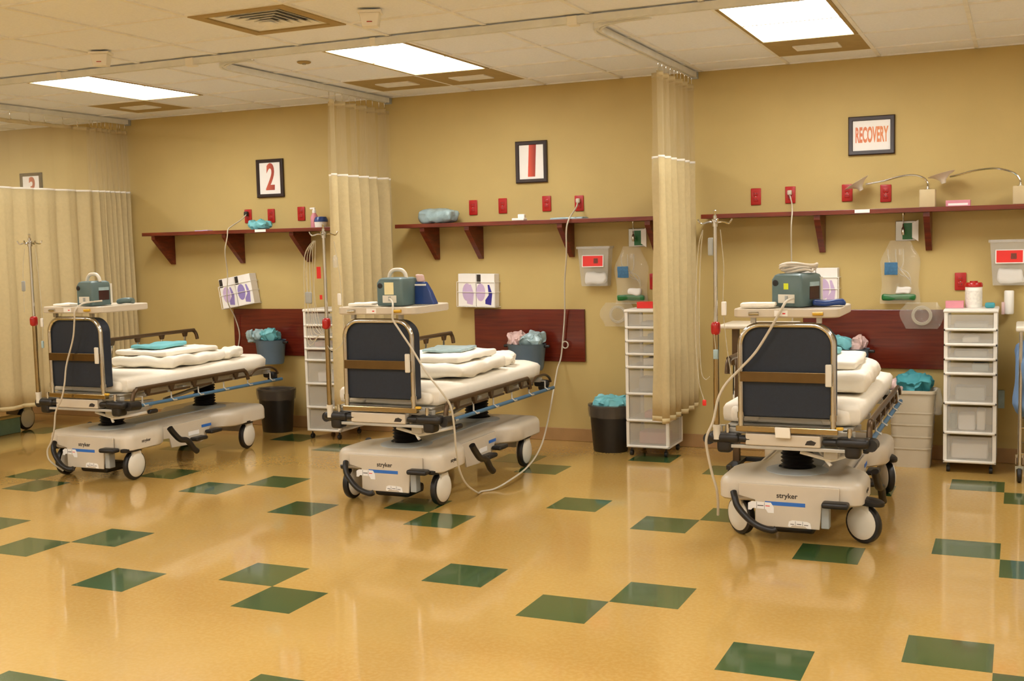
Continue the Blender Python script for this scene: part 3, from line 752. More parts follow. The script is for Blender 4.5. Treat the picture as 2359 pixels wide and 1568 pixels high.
contents(-2.385, -.29, [(6, 'folded_cloth', M_PINKCLOTH, .02, .2, .09, 'pink folded cloth in the bottom drawer'), (5, 'folded_cloth', M_PINKCLOTH, .03, .14, .05, 'pink folded cloth in the sixth drawer'), (3, 'carton', M_PAPER, .02, .13, .05, 'white carton in the fourth drawer'), (2, 'packet', M_GREY, .03, .15, .045, 'grey packet in the third drawer'), (1, 'packet', M_TEALGREY, .04, .1, .04, 'grey-green packet in the second drawer'), (0, 'packet', M_GREY, .01, .14, .03, 'dark flat packet in the top drawer'), (4, 'packet', M_GREY, .02, .2, .1, 'grey bundle in the fifth drawer')], 'middle tower')
contents(-.255, -.24, [(6, 'folded_cloth', M_PAPER, 0, .22, .1, 'white folded bundle in the bottom drawer'), (5, 'bottle_pack', M_PAPER, -.02, .1, .1, 'white squat pack in the sixth drawer'), (5, 'packet', M_TEALGREY, -.1, .04, .11, 'teal packet in the sixth drawer'), (5, 'bottle_pack', M_WHITE, .065, .05, .13, 'tall white carton in the sixth drawer'), (4, 'packet', M_GREY, .0, .18, .09, 'grey bundle in the fifth drawer'), (3, 'packet', M_PALEBLUE, .06, .1, .05, 'blue-grey packet in the fourth drawer'), (2, 'packet', M_GREY, 0, .2, .04, 'grey packet in the third drawer'), (1, 'carton', M_PAPER, 0, .1, .035, 'white carton in the second drawer'), (0, 'packet', M_GREY, .0, .2, .03, 'grey flat packet in the top drawer')], 'right tower')
contents(-5.10, -.31, [(0, 'packet', M_TEALGREY, -.03, .16, .05, 'grey-green packet in the top drawer'), (2, 'packet', M_PINKCLOTH, -.06, .08, .04, 'orange-pink packet in the third drawer'), (3, 'packet', M_GREY, .02, .12, .05, 'grey packet in the fourth drawer'), (4, 'packet', M_PAPER, .0, .16, .08, 'white bundle in the fifth drawer')], 'left tower')

def jar(loc, label):
    t = thing('wipes_jar', label, 'jar', loc)
    MB().lathe([(0, 0), (.05, 0), (.052, .004), (.052, .13), (.05, .134)], 24).build('jar_body', M_WHITE, t)
    MB().lathe([(.0525, .02), (.0525, .11)], 24, cap0=False, cap1=False).build('wrap_label', mat('wipes_label', '#E6DFD2', .5, var=.12, scale=70), t)
    MB().lathe([(.05, .133), (.055, .135), (.055, .152), (.048, .162), (.025, .163), (.024, .172), (0, .173)], 24).build('lid', M_RED, t)
ZTOP = 1.0555
jar((-.245, -.22, ZTOP), 'white wipes jar with a red lid on the right drawer tower')
jar((-2.305, -.26, ZTOP), 'white wipes jar with a red lid on the middle drawer tower')
item('carton', MB().box(-.055, .055, -.04, .04, 0, .045), M_PINK, (-.357, -.26, ZTOP), 'pink carton left of the jar on the right drawer tower', 'box', bevel=.002)
item('carton', MB().box(-.06, .06, -.05, .05, 0, .045), M_BRIGHTRED, (-2.43, -.3, ZTOP), 'red carton on the middle drawer tower', 'box', bevel=.002)
item('tape_roll', MB().soft(.06, .05, .035, .012, (0, 0, .0175), 3), M_TEALDK, (-.145, -.28, ZTOP), 'small teal packet right of the jar on the right drawer tower', 'packet')
t = thing('wall_dispenser', 'white cylinder dispenser fixed to the wall right of the right drawer tower', 'dispenser', (-.035, -.05, 1.0))
MB().lathe([(0, 0), (.026, .002), (.03, .01), (.03, .15), (.026, .156), (0, .157)], 20).build('cylinder', M_WHITE, t)
MB().box(-.045, -.026, -.02, .049, .0, .08).build('clip', M_PALEPINK, t, smooth=False)
item('hook_strip', MB().box(-.02, .02, -.01, -.001, -.06, .06), M_PALEBLUE, (-.075, 0, .43), 'narrow pale blue plate low on the wall right of the right drawer tower', 'plate')

# ------------------------------------------------------------------ waste bins
def round_bin(x, y, h, r0, r1, m, label, liner, trash, oval=.8, n=28):
    t = thing('waste_bin', label, 'waste bin', (x, y, 0))
    def ring(r, z): return [(r * math.cos(2 * PI * q / n), oval * r * math.sin(2 * PI * q / n), z) for q in range(n)]
    MB().loft([ring(r0, 0), ring(r0 + .004, .008), ring(r1, h - .01), ring(r1 + .008, h - .008), ring(r1 + .008, h), ring(r1 - .004, h), ring(r0 - .004, .012)]).build('tub', m, t)
    if liner:
        def wr(r, z, a): return [((r + a * noise.noise(Vector((q * 1.1, z * 9, x)))) * math.cos(2 * PI * q / n), oval * (r + a * noise.noise(Vector((q * 1.1, z * 9, x)))) * math.sin(2 * PI * q / n), z + a * 1.6 * noise.noise(Vector((q * .9, 4, x + z)))) for q in range(n)]
        MB().loft([wr(r1 + .004, h - .085, .006), wr(r1 + .012, h - .03, .004), wr(r1 + .013, h + .008, .004), wr(r1 - .008, h + .008, .004), wr(r1 - .02, h - .04, .008), wr(r1 - .035, h - .14, .01)], False, False).build('liner', liner, t)
    for k, (m2, dx, dz, sz, lab) in enumerate(trash):
        tag(MB().soft(sz, sz * .8, .12, .05, (0, 0, 0), 12, .035, 13, k + x, crumple=True).build('crumpled_wrapper', m2, None, (x + dx, y, h + dz)), lab, 'wrapper', 'wrappers in the waste bins')
M_BLKLINER = mat('dark_liner_film', '#6B6156', .18, var=.25, alpha=.5)
round_bin(-5.73, -.24, .36, .13, .165, M_BLACK, 'black waste bin with a dark liner beside the left stretcher', M_BLKLINER, [])
round_bin(-2.72, -.31, .34, .125, .155, M_BLACK, 'black waste bin with teal waste beside the middle drawer tower', M_BLKLINER, [(M_TEAL, .0, .0, .24, 'teal crumpled wrapper heaped in the black bin')])
t = thing('waste_bin', 'tall beige waste bin with teal waste at the head of the right stretcher', 'waste bin', (-.615, -.24, 0))
def rr(w, d, z, r=.04):
    out = []
    for cx, cy, a0 in ((1, 1, 0), (-1, 1, 90), (-1, -1, 180), (1, -1, 270)):
        for k in range(5):
            a = math.radians(a0 + k * 22.5); out.append((cx * (w - r) + r * math.cos(a), cy * (d - r) + r * math.sin(a), z))
    return out
rings = []
for k in range(13):
    s = k / 12; rings.append(rr(.115 + .03 * s, .09 + .03 * s, .5 * s))
MB().loft(rings + [rr(.153, .128, .495), rr(.153, .128, .515), rr(.143, .118, .515), rr(.115, .09, .03)]).build('tub', mat('bin_beige', '#CBBFA6', .5, var=.03), t)
MB().soft(.06, .03, .17, .014, (.155, -.04, .44), 4, .02, 14, 4).build('liner', M_CLEAR2, t)
for z in (.12, .2, .28, .36): MB().loft([rr(.117 + .06 * z, .092 + .06 * z, z), rr(.1185 + .06 * z, .0935 + .06 * z, z + .006), rr(.1175 + .06 * z, .0925 + .06 * z, z + .012)], False, False).build('rib', MATS['bin_beige'], t)
tag(MB().soft(.23, .18, .13, .06, (0, 0, 0), 12, .04, 12, 3, crumple=True).build('crumpled_wrapper', M_TEALDK, None, (-.60, -.24, .545)), 'dark teal crumpled wrapper heaped in the beige bin', 'wrapper', 'wrappers in the waste bins')
tag(MB().soft(.1, .1, .08, .035, (0, 0, 0), 8, .02, 16, 4, crumple=True).build('crumpled_wrapper', M_PALEPINK, None, (-.715, -.27, .535)), 'pink crumpled wrapper at the left of the beige bin', 'wrapper', 'wrappers in the waste bins')

# ------------------------------------------------------------------ stretchers
BELLOWS = [(.085, .0)]
for k in range(9): BELLOWS += [(.085, .012 + k * .02), (.072, .022 + k * .02)]
BELLOWS += [(.08, .2), (.08, .24)]
sticker_text = text_mesh('stryker', .036, .0006)
side_text = text_mesh('stryker', .03, .0005)
CASTER_SWIVEL = None
def hood_outline(n=96):
    """plan outline of the base cover: wide over the casters, waisted between them"""
    def w(y):
        a = abs(y)
        s = max(0, min(1, (a - .22) / .22)); s = s * s * (3 - 2 * s)
        return .235 + .125 * s
    LF, LB, r = .75, .82, .07
    ys = [-LF + r + (LF + LB - 2 * r) * k / 30 for k in range(31)]
    right = [(w(y), y) for y in ys]
    arc = [(w(.8) - r + r * math.cos(a), -r + r * math.sin(a)) for a in [PI / 2 * k / 8 for k in range(1, 9)]]
    top = [(x, LB + y) for x, y in arc] + [(-x, LB + y) for x, y in reversed(arc)]
    left = [(-x, y) for x, y in reversed(right)]
    bot = [(-x, -LF - y) for x, y in arc] + [(x, -LF - y) for x, y in reversed(arc)]
    return right + top + left + bot
def inset(poly, d):
    n = len(poly); out = []
    for i in range(n):
        a = Vector(poly[i - 1]); b = Vector(poly[(i + 1) % n]); t = (b - a)
        if t.length < 1e-9: out.append(poly[i]); continue
        t.normalize(); nrm = Vector((t.y, -t.x)); p = Vector(poly[i]) - nrm * d; out.append((p.x, p.y))
    return out

def stretcher(label, x, y, swivel, raised=True):
    t = thing('hospital_stretcher', label, 'stretcher', (x, y, 0), 0, 'wheeled hospital stretchers')
    # base cover
    ol = hood_outline(); m = MB(); rings = []
    for d, z in ((.012, .205), (0, .215), (0, .285), (.006, .305), (.018, .319), (.034, .326), (.055, .329)):
        rings.append([(p[0], p[1], z) for p in inset(ol, d)])
    m.loft(rings)
    hood = m.build('base_cover', M_BEIGE, t, angle=50)
    for s in (-1, 1):
        MB().prism([(-.165, .085), (.155, .085), (.165, .215), (.25, .235), (.25, .3), (-.25, .3), (-.25, .235), (-.165, .215)], 'y', (-.766 if s < 0 else .815), (-.754 if s < 0 else .827)).build('end_skirt', M_BEIGE, hood, bevel=.004, smooth=False)
    for s in (-1, 1):
        MB().prism([(-.2, .14), (.10, .125), (.16, .14), (.24, .24), (.24, .3), (-.36, .3), (-.36, .22), (-.22, .21)], 'x', s * .255 - .006, s * .255 + .006).build('side_skirt', M_BEIGE, hood, smooth=False, bevel=.003)
        MB().box(s * .262, s * .2632, .13, .24, .235, .255).build('blue_stripe', M_BLUE, hood, smooth=False)
        MB().box(s * .262, s * .263, -.02, .1, .195, .225).build('sticker', M_PAPER, hood, smooth=False)
    yf = -.7662
    MB().box(-.115, .085, yf - .0012, yf, .195, .214).build('blue_stripe', M_BLUE, hood, smooth=False)
    s1 = MB().prism([(-.20, .165), (-.185, .165), (-.175, .175), (-.11, .172), (-.10, .155), (-.07, .155), (-.07, .185), (-.085, .208), (-.18, .21), (-.2, .2)], 'y', yf - .0022, yf - .0012).build('sticker', M_PAPER, hood, smooth=False)
    MB().box(-.157, -.1555, yf - .003, yf - .0023, .175, .208).box(-.118, -.1165, yf - .003, yf - .0023, .173, .207).box(-.152, -.122, yf - .003, yf - .0023, .188, .192).build('sticker_lines', M_DARKINK, hood, smooth=False)
    MB().box(-.112, -.09, yf - .003, yf - .0023, .188, .192).build('sticker_red_line', M_BRIGHTRED, hood, smooth=False)
    MB().prism([(.0, .094), (.012, .09), (.022, .1), (.085, .098), (.095, .088), (.115, .088), (.11, .115), (.095, .122), (.022, .125), (.005, .118)], 'y', yf - .0022, yf).build('sticker', M_PAPER, hood, smooth=False)
    MB().box(.036, .0375, yf - .003, yf - .0023, .1, .122).box(.072, .0735, yf - .003, yf - .0023, .1, .122).box(.012, .03, yf - .003, yf - .0023, .104, .107).box(.044, .066, yf - .003, yf - .0023, .106, .109).box(.08, .1, yf - .003, yf - .0023, .103, .106).build('sticker_lines', M_DARKINK, hood, smooth=False)
    lettering(sticker_text, M_DARKINK, hood, (-.005, yf - .0006, .246))
    lettering(side_text, M_DARKINK, hood, (.3612, -.57, .262), rotz=PI / 2)
    # casters
    k = 0
    for sy in (-1, 1):
        for sx in (-1, 1):
            a = swivel[k]; k += 1
            c = MB(); RX = Matrix.Rotation(PI / 2, 4, 'Y')
            c.lathe([(.06, -.017), (.088, -.02), (.097, -.016), (.1, -.008), (.1, .008), (.097, .016), (.088, .02), (.06, .017)], 30, M=Matrix.Translation((0, 0, .1)) @ RX, cap0=True, cap1=True)
            c.cyl((0, .04, .19), (0, .04, .24), .028, 14)
            o = c.build('caster', M_BLACK, t, (sx * .305 + .05 * math.sin(a), sy * .62 + .03 - .05 * math.cos(a), 0.0005)); o.rotation_euler = (0, 0, a)
            cv = MB()
            for s in (-1, 1):
                cv.lathe([(.084, .0), (.084, .004), (.07, .013), (.04, .019), (0, .021)], 28, M=Matrix.Translation((s * .0195, 0, .104)) @ Matrix.Rotation(s * PI / 2, 4, 'Y'))
                cv.prism([(-.05, .16), (.05, .16), (.035, .2), (-.035, .2)], 'x', s * .022 - .008, s * .022 + .008)
            cv.build('wheel_cover', M_IVORY, o)
            fd = MB().lathe([(0, .2), (.1, .2), (.106, .206), (.106, .222), (.09, .23), (0, .232)], 24)
            fd.v = [(p[0] * .45, p[1] * 1.0 - .012, p[2]) for p in fd.v]
            fd.build('fender', M_BLACK, o)
    # lift columns
    for yy in (-.5, .5):
        col = MB().lathe(BELLOWS, 24, (0, 0, 0)).build('lift_column', M_BLACK, t, (0, yy, .325))
        MB().lathe([(.16, 0), (.16, .006), (.12, .018), (.095, .022), (.095, 0)], 28, (0, 0, .002)).build('column_collar', M_GREY, col)
    # litter frame
    m = MB()
    for s in (-1, 1): m.box(s * .25 - .015, s * .25 + .015, -.74, .93, .545, .585)
    for yy in (-.73, -.5, -.1, .5, .91): m.box(-.32, .32, yy - .02, yy + .02, .55, .58)
    m.box(-.31, .31, -.74, .95, .585, .596)
    m.build('litter_frame', M_FRAMEGREY, t, smooth=False, bevel=.003)
    m = MB(); m.cyl((-.08, -.45, .5), (-.08, .5, .5), .016, 12); m.cyl((.12, -.1, .47), (.1, .52, .53), .013, 12); m.build('lift_rod', M_STEEL, t)
    MB().prism([(-.62, .42), (-.45, .40), (-.3, .45), (-.28, .5), (-.6, .52)], 'x', .16, .19).build('lift_bracket', M_FRAMEGREY, t, smooth=False, bevel=.003)
    MB().tube([(.12, -.66, .5), (.16, -.68, .44), (.2, -.7, .40)], .009, 8).build('release_lever', M_WHITE, t)
    lv = MB().tube([(.05, -.70, .462), (.20, -.69, .425), (.21, -.66, .424), (.33, -.50, .445)], .010, 8).build('tilt_lever', M_WHITE, t)
    MB().soft(.034, .085, .03, .013, (.345, -.475, .447), 2).build('lever_grip', M_BLACK, lv)
    MB().box(.17, .24, -.74, -.66, .44, .5).build('lever_mount', M_FRAMEGREY, t, smooth=False, bevel=.004)
    ch = [(.11 * math.cos(a) , -.52 + .11 * math.sin(a)) for a in [PI + PI * q / 10 for q in range(11)]] + [(.11 * math.cos(a), .56 + .11 * math.sin(a)) for a in [PI * q / 10 for q in range(11)]]
    MB().prism(ch, 'z', .327, .334).build('top_channel', M_GREY, hood, smooth=False, bevel=.002)
    # foot end: bronze rail, beige cover, light bar, corner bumpers
    MB().box(-.25, .25, -.815, -.775, .572, .602).build('foot_rail', M_GOLDTUBE, t, bevel=.004, smooth=False)
    MB().box(-.205, .165, -.80, -.72, .502, .562).build('end_cover', M_BEIGE, t, bevel=.006, smooth=False)
    MB().prism([(.09, .515), (.135, .515), (.145, .53), (.12, .54), (.1, .535)], 'y', -.8016, -.8004).build('mountain_emblem', M_DARKINK, t, smooth=False)
    MB().box(-.33, .33, -.79, -.755, .482, .5).build('lower_bar', M_FRAMEGREY, t, bevel=.003, smooth=False)
    for s in (-1, 1):
        for e in (-1, 1):
            b = MB(); cx, cy = s * .315, -.77 if e < 0 else .93
            if e < 0:
                b.soft(.16, .085, .05, .022, (cx, cy, .532), 3); b.soft(.075, .085, .085, .02, (cx, cy + .01, .497), 3); b.soft(.1, .05, .035, .015, (s * .22, cy - .005, .53), 3)
                b.cyl((s * .40, cy, .52), (s * .40, cy + .1, .515), .03, 14)
            else: b.soft(.11, .06, .05, .02, (cx, cy, .54), 3); b.soft(.07, .06, .07, .018, (cx, cy + .03, .52), 3)
            b.build('corner_bumper', M_BLACK, t)
        MB().cyl((s * .30, -.775, .55), (s * .30, -.775, .60), .012, 10).build('corner_pin', M_CHROME, t)
    # mattress under a fitted sheet
    m = MB(); rings = []
    def mo(k, z):
        pts = []
        hw, ya, yb, ch = .34 - k, -.70 + k, .97 - k, .13
        for i in range(9): pts.append((-hw + 2 * hw * i / 8, ya))
        for i in range(1, 17): pts.append((hw, ya + (yb - ch - ya) * i / 16))
        for i in range(1, 4): pts.append((hw - ch * i / 3 * .9, yb - ch + ch * i / 3))
        for i in range(1, 7): pts.append((hw - ch * .9 - 2 * (hw - ch * .9) * i / 6, yb))
        for i in range(1, 4): pts.append((-(hw - ch * .9) - ch * .9 * i / 3, yb - ch * i / 3))
        for i in range(1, 16): pts.append((-hw, yb - ch - (yb - ch - ya) * i / 16))
        return [(p[0] + .006 * noise.noise(Vector((p[0] * 6, p[1] * 6, z * 20))), p[1], z + .004 * noise.noise(Vector((p[0] * 5, p[1] * 5, z * 9)))) for p in pts]
    for k, z in ((.03, .598), (.004, .61), (0, .64), (.0, .675), (.012, .694), (.04, .702), (.12, .705)): rings.append(mo(k, z))
    m.loft(rings); m.build('mattress', M_LINEN, t, angle=60)
    # sheet corner tucks at the foot
    for s in (-1, 1): MB().soft(.15, .06, .075, .028, (s * .225, -.69, .643), 6, .012, 14, s + x).build('sheet_tuck', M_LINEN, t)
    # padded footboard in a chrome hoop
    YB = -.80; hw, zb, zt, r = .226, .585, 1.108, .10
    pts = [(-hw, YB, zb), (-hw, YB, (zb + zt) / 2), (-hw, YB, zt - r)] + [(-hw + r - r * math.cos(a), YB, zt - r + r * math.sin(a)) for a in [PI / 2 * k / 8 for k in range(1, 9)]]
    pts += [(hw - r + r * math.sin(a), YB, zt - r + r * math.cos(a)) for a in [PI / 2 * k / 8 for k in range(0, 9)]] + [(hw, YB, (zb + zt) / 2), (hw, YB, zb)]
    fb = MB().tube(pts, .0145, 12).build('footboard_hoop', M_CHROME, t)
    def panel(w, z0, z1, r2, ya, yb):
        poly = [(-w, z0), (w, z0), (w, z1 - r2)] + [(w - r2 + r2 * math.cos(a), z1 - r2 + r2 * math.sin(a)) for a in [PI / 2 * k / 8 for k in range(1, 9)]] + [(-w + r2 - r2 * math.sin(a), z1 - r2 + r2 * math.cos(a)) for a in [PI / 2 * k / 8 for k in range(0, 8)]] + [(-w, z1 - r2)]
        return MB().prism(poly, 'y', ya, yb)
    panel(.234, .645, 1.112, .10, YB + .006, YB + .085).build('navy_pad', M_NAVY, fb, bevel=.008)
    MB().box(-.226, .222, YB - .019, YB - .006, .825, .876).build('bronze_band', M_GOLDTUBE if False else mat('bronze_band', '#6E5735', .28, .85, var=.08), fb, smooth=False, bevel=.002)
    MB().soft(.03, .016, .11, .006, (.208, YB - .028, .865), 2).build('white_clip', M_IVORY, fb)
    for s in (-1, 1): MB().lathe([(.0185, 0), (.0185, .03)], 14, (s * hw, YB, .64)).build('hoop_collar', M_CHROME, fb)
    MB().soft(.035, .022, .016, .007, (.258, YB - .005, .604), 2).build('amber_latch', M_YELTAG, t)
    # monitor tray above the footboard
    def trr(w, ya, yb, r3, z):
        out = []
        for cx, cy, a0 in ((w - r3, yb - r3, 0), (-w + r3, yb - r3, 90), (-w + .04, ya + .04, 180), (w - .06, ya + .06, 270)):
            rad = r3 if a0 < 180 else (.04 if a0 == 180 else .06)
            for q in range(6):
                a = math.radians(a0 + q * 18); out.append((cx + rad * math.cos(a), cy + rad * math.sin(a), z))
        return out
    tr = MB().loft([trr(.25, -.83, -.34, .06, 1.146), trr(.256, -.836, -.334, .06, 1.152), trr(.256, -.836, -.334, .06, 1.186), trr(.252, -.832, -.338, .06, 1.19), trr(.24, -.82, -.35, .055, 1.186)]).build('monitor_tray', M_BEIGE, t, angle=30)
    for s in (-1, 1):
        MB().box(s * .16 - .012, s * .16 + .012, YB - .012, YB + .012, 1.118, 1.147).build('tray_post', M_STEEL, tr, smooth=False)
        MB().cyl((s * .155 - .02, -.842, 1.166), (s * .155 + .03, -.842, 1.168), .009, 10).build('tray_latch', M_YELTAG if s > 0 else M_CHROME, tr)
    MB().box(-.05, .015, -.8375, -.8362, 1.154, 1.182).build('tray_label', M_PAPER, tr, smooth=False)
    MB().box(-.01, .004, -.8385, -.8376, 1.164, 1.17).build('label_red_mark', M_BRIGHTRED, tr, smooth=False)
    # side rails: left raised, right folded down
    def side_rail(s, y0, y1, z, x0, name, posts):
        pts = [(s * x0, y0 - .05, z - .075), (s * x0, y0 - .035, z - .03), (s * x0, y0, z - .004), (s * x0, y0 + .1, z), (s * x0, y1 - .1, z), (s * x0, y1, z - .004), (s * x0, y1 + .035, z - .03), (s * x0, y1 + .05, z - .075)]
        rl = MB().tube(smooth_path(pts, 5), .0145, 10).build(name, M_BRONZE, t)
        n = 5
        for q in range(n):
            yy = y0 + .1 + (y1 - y0 - .2) * q / (n - 1)
            MB().prism([(yy - .028, z - .008), (yy + .028, z - .008), (yy + .014, z - .045), (yy - .014, z - .045)], 'x', s * x0 - .011, s * x0 + .011).build('post_socket', M_BRONZE, rl, smooth=False, bevel=.003)
            if posts == 'up': MB().cyl((s * x0, yy, z - .03), (s * x0, yy - .03, .555), .008, 8).build('rail_post', M_CHROME, rl)
            else:
                MB().box(s * x0 - .008, s * x0 + .008, yy - .005, yy + .19, z - .058, z - .044).build('rail_post', M_BRONZE, rl, smooth=False)
        return rl
    side_rail(-1, -.45, .84, .9, .365, 'raised_side_rail', 'up')
    side_rail(1, -.66, .50, .625, .385, 'lowered_side_rail', 'down')
    m = MB().tube(smooth_path([(.375, .60, .575), (.375, .64, .60), (.375, .70, .615), (.375, .84, .612), (.375, .92, .585), (.375, .95, .55)], 5), .009, 8)
    m.build('grab_loop', M_BRONZE, t)
    for s in (-1, 1):
        MB().cyl((s * .375, -.74, .508), (s * .375, 1.0, .50), .0125, 12).build('side_bar', M_BLUEBAR, t)
        for q in range(6):
            yy = -.6 + q * .29
            MB().tube([(s * .33, yy, .565), (s * .372, yy, .565), (s * .372, yy, .52), (s * .395, yy, .505), (s * .395, yy + .03, .505)], .006, 6).build('bar_hook', M_FRAMEGREY, t)
    # pedals
    MB().tube(smooth_path([(-.275, -.765, .25), (-.262, -.79, .225), (-.245, -.805, .185), (-.195, -.82, .135), (-.135, -.835, .10), (-.07, -.84, .085), (-.045, -.835, .092)], 5), .017, 12).build('brake_pedal', M_BLACK, t)
    MB().soft(.13, .07, .03, .013, (.235, -.79, .222), 4).build('steer_pedal', M_BLACK, t)
    MB().tube([(.165, -.77, .215), (.22, -.785, .218)], .012, 8).build('pedal_arm', M_BEIGE, t)
    MB().box(.16, .2, -.755, -.70, .09, .2).build('pedal_bracket', M_GREY, t, smooth=False, bevel=.004)
    for s in (-1, 1):
        MB().tube(smooth_path([(s * .37, -.34, .31), (s * .375, -.31, .27), (s * .38, -.25, .215), (s * .385, -.18, .195), (s * .385, -.12, .13), (s * .385, -.08, .10)], 5), .021, 12).build('side_pedal', M_BLACK, t)
        for yy, zz in ((.05, .17), (.22, .2)):
            MB().soft(.07, .13, .028, .012, (s * .30, yy, zz), 3).build('pump_pedal', M_BLACK, t)
    MB().box(-.12, .12, -.7, -.5, .04, .1).build('undercarriage', M_BLACK, t, bevel=.02)
    return t

BX = {1: (-5.78, -1.61), 2: (-3.41, -1.635), 3: (-1.02, -1.75)}
s1 = stretcher('hospital stretcher leftmost in view, under the 2 sign', *BX[1], (.1, .05, .1, .12))
s2 = stretcher('hospital stretcher in the middle, under the 1 sign', *BX[2], (.0, -.05, .08, .05))
s3 = stretcher('hospital stretcher at right nearest the camera, under the recovery sign', *BX[3], (.85, 1.05, .3, .5))
s4 = copy_tree(s1); s4['label'] = 'hospital stretcher hidden behind the far left curtain with one wheel showing'; s4.location = (-8.33, -1.4, 0)

# low step beside the hidden stretcher
t = thing('step_stool', 'low step with teal side and tan top under the far left curtain', 'step stool', (-8.0, -1.19, 0))
MB().box(-.05, .05, -.265, .265, 0.001, .135).build('step_box', M_STEPTEAL, t, smooth=False, bevel=.004)
MB().box(-.054, .054, -.27, .27, .1355, .15).build('tread', mat('step_tan', '#B9A46C', .7), t, smooth=False, bevel=.004)

t = thing('overbed_table', 'beige overbed table behind the footboard of the right stretcher', 'table', (-1.67, -.8, 0))
MB().soft(.46, .36, .03, .012, (.16, 0, .975), 3).build('table_top', M_BEIGE, t)
MB().box(-.022, .022, -.022, .022, .06, .96).build('post', M_BRONZE, t, smooth=False, bevel=.004)
m = MB()
for sy in (-1, 1): m.box(-.03, .46, sy * .16 - .02, sy * .16 + .02, .045, .075)
m.box(-.03, .03, -.16, .16, .045, .075); m.build('foot_frame', M_BLACK, t, smooth=False, bevel=.004)
for sx in (-.01, .44):
    for sy in (-1, 1): MB().lathe([(0, -.01), (.02, -.01), (.022, 0), (.02, .01), (0, .01)], 14, M=Matrix.Translation((sx, sy * .16, .0225)) @ Matrix.Rotation(PI / 2, 4, 'Y')).build('caster', M_BLACK, t)
item('paper_tag', MB().soft(.075, .012, .055, .005, (0, 0, 0), 3, .004, 14, 1), M_LINEN, (-1.035, BX[3][1] - .823, .575), 'folded cream paper tag on the foot rail of the right stretcher', 'tag')

# ------------------------------------------------------------------ IV poles clamped at the foot corners
def iv_pole(x, y, label, lean=0.0, tube_col=0, top=1.655):
    t = thing('iv_pole', label, 'iv pole', (x, y, .555)); t.rotation_euler = (0, lean, 0)
    MB().lathe([(0, -.03), (.018, -.03), (.018, .03), (.02, .03), (.02, .045), (0, .046)], 16).build('socket', M_IVORY, t)
    MB().lathe([(0, .0455), (.0155, .0455), (.0155, .53), (0, .531)], 16).build('lower_tube', M_GOLDTUBE, t)
    MB().lathe([(0, .531), (.0105, .531), (.0105, top - .555), (0, top - .554)], 14).build('upper_tube', M_CHROME, t)
    MB().soft(.046, .05, .07, .02, (0, -.004, .535), 3).build('clamp_knob', M_RED, t)
    z = top - .59
    m = MB()
    for a in range(4):
        c, s = math.cos(a * PI / 2 + .4), math.sin(a * PI / 2 + .4)
        m.tube(smooth_path([(0, 0, z), (.035 * c, .035 * s, z + .004), (.07 * c, .07 * s, z - .004), (.085 * c, .085 * s, z + .018)], 4), .0045, 7)
    m.lathe([(0, z - .02), (.016, z - .02), (.016, z + .014), (.006, z + .02), (.006, z + .055), (.009, z + .06), (0, z + .065)], 14)
    m.build('hooks', M_CHROME, t)
    return t
iv_pole(BX[1][0] - .36, BX[1][1] - .80, 'chrome drip pole at the foot of the left stretcher')
iv_pole(BX[2][0] - .35, BX[2][1] - .80, 'chrome drip pole hung with tubing at the foot of the middle stretcher')
iv_pole(BX[3][0] - .35, BX[3][1] - .80, 'chrome drip pole at the foot of the right stretcher')

def tubes(name, lst, r, m, label, cat, extra=None):
    t = thing(name, label, cat, tuple(lst[0][0]))
    o = Vector(lst[0][0]); b = MB()
    for l in lst: b.tube(smooth_path([Vector(p) - o for p in l], 5), r, 6)
    b.build('lines', m, t)
    for nm, mb, mm in (extra or []):
        mb.v = [tuple(Vector(p) - o) for p in mb.v]; mb.build(nm, mm, t)
    return t
px, py = BX[2][0] - .35, BX[2][1] - .80
lines = []
for k in range(7):
    a = -.045 - .012 * k
    lines.append([(px - .06, py - .01 * (k % 3), 1.585), (px + a - .02, py - .01 * (k % 3), 1.5), (px + a - .035, py + .01 * (k % 2), 1.3), (px + a - .02, py, 1.15 - .03 * k), (px + a * .5, py, 1.02)])
lines.append([(px + .07, py, 1.58), (px + .10, py, 1.4), (px + .11, py, 1.25), (px + .12, py - .01, 1.0), (px + .05, py - .02, .93), (px + .01, py - .018, .96)])
tubes('drip_tubing', lines, .0022, M_TUBE, 'bundle of clear drip tubing hanging on the middle pole', 'tubing',
      [('orange_tag', MB().box(px - .045, px - .018, py - .02, py - .016, 1.36, 1.43), M_BRIGHTRED), ('orange_tag', MB().box(px - .03, px - .014, py - .02, py - .016, 1.235, 1.262), M_BRIGHTRED),
       ('grey_disc', MB().soft(.045, .016, .07, .0075, (px - .115, py - .01, 1.245), 3), M_GREY), ('white_clamp', MB().soft(.022, .012, .07, .005, (px + .10, py - .01, 1.235), 2), M_WHITE), ('drip_chamber', MB().lathe([(0, 0), (.014, .005), (.016, .06), (.006, .075), (0, .08)], 12, (px + .075, py, 1.42)), M_CLEAR2)])
px, py = BX[3][0] - .35, BX[3][1] - .80
lines = [[(px - .06, py - .01, 1.585), (px - .085, py, 1.5), (px - .10, py, 1.3), (px - .105, py, 1.05), (px - .09, py, .82), (px - .07, py, .74), (px - .06, py - .01, .72)],
         [(px - .065, py + .01, 1.585), (px - .075, py, 1.45), (px - .085, py, 1.2), (px - .08, py, .9), (px - .06, py, .83), (px - .03, py - .018, .845)],
         [(px + .03, py - .015, 1.585), (px + .045, py - .01, 1.4), (px + .04, py - .01, 1.2), (px + .055, py, 1.0), (px + .075, py + .01, .85)], [(px + .01, py - .02, 1.3), (px - .004, py - .022, 1.1), (px + .004, py - .022, .98)]]
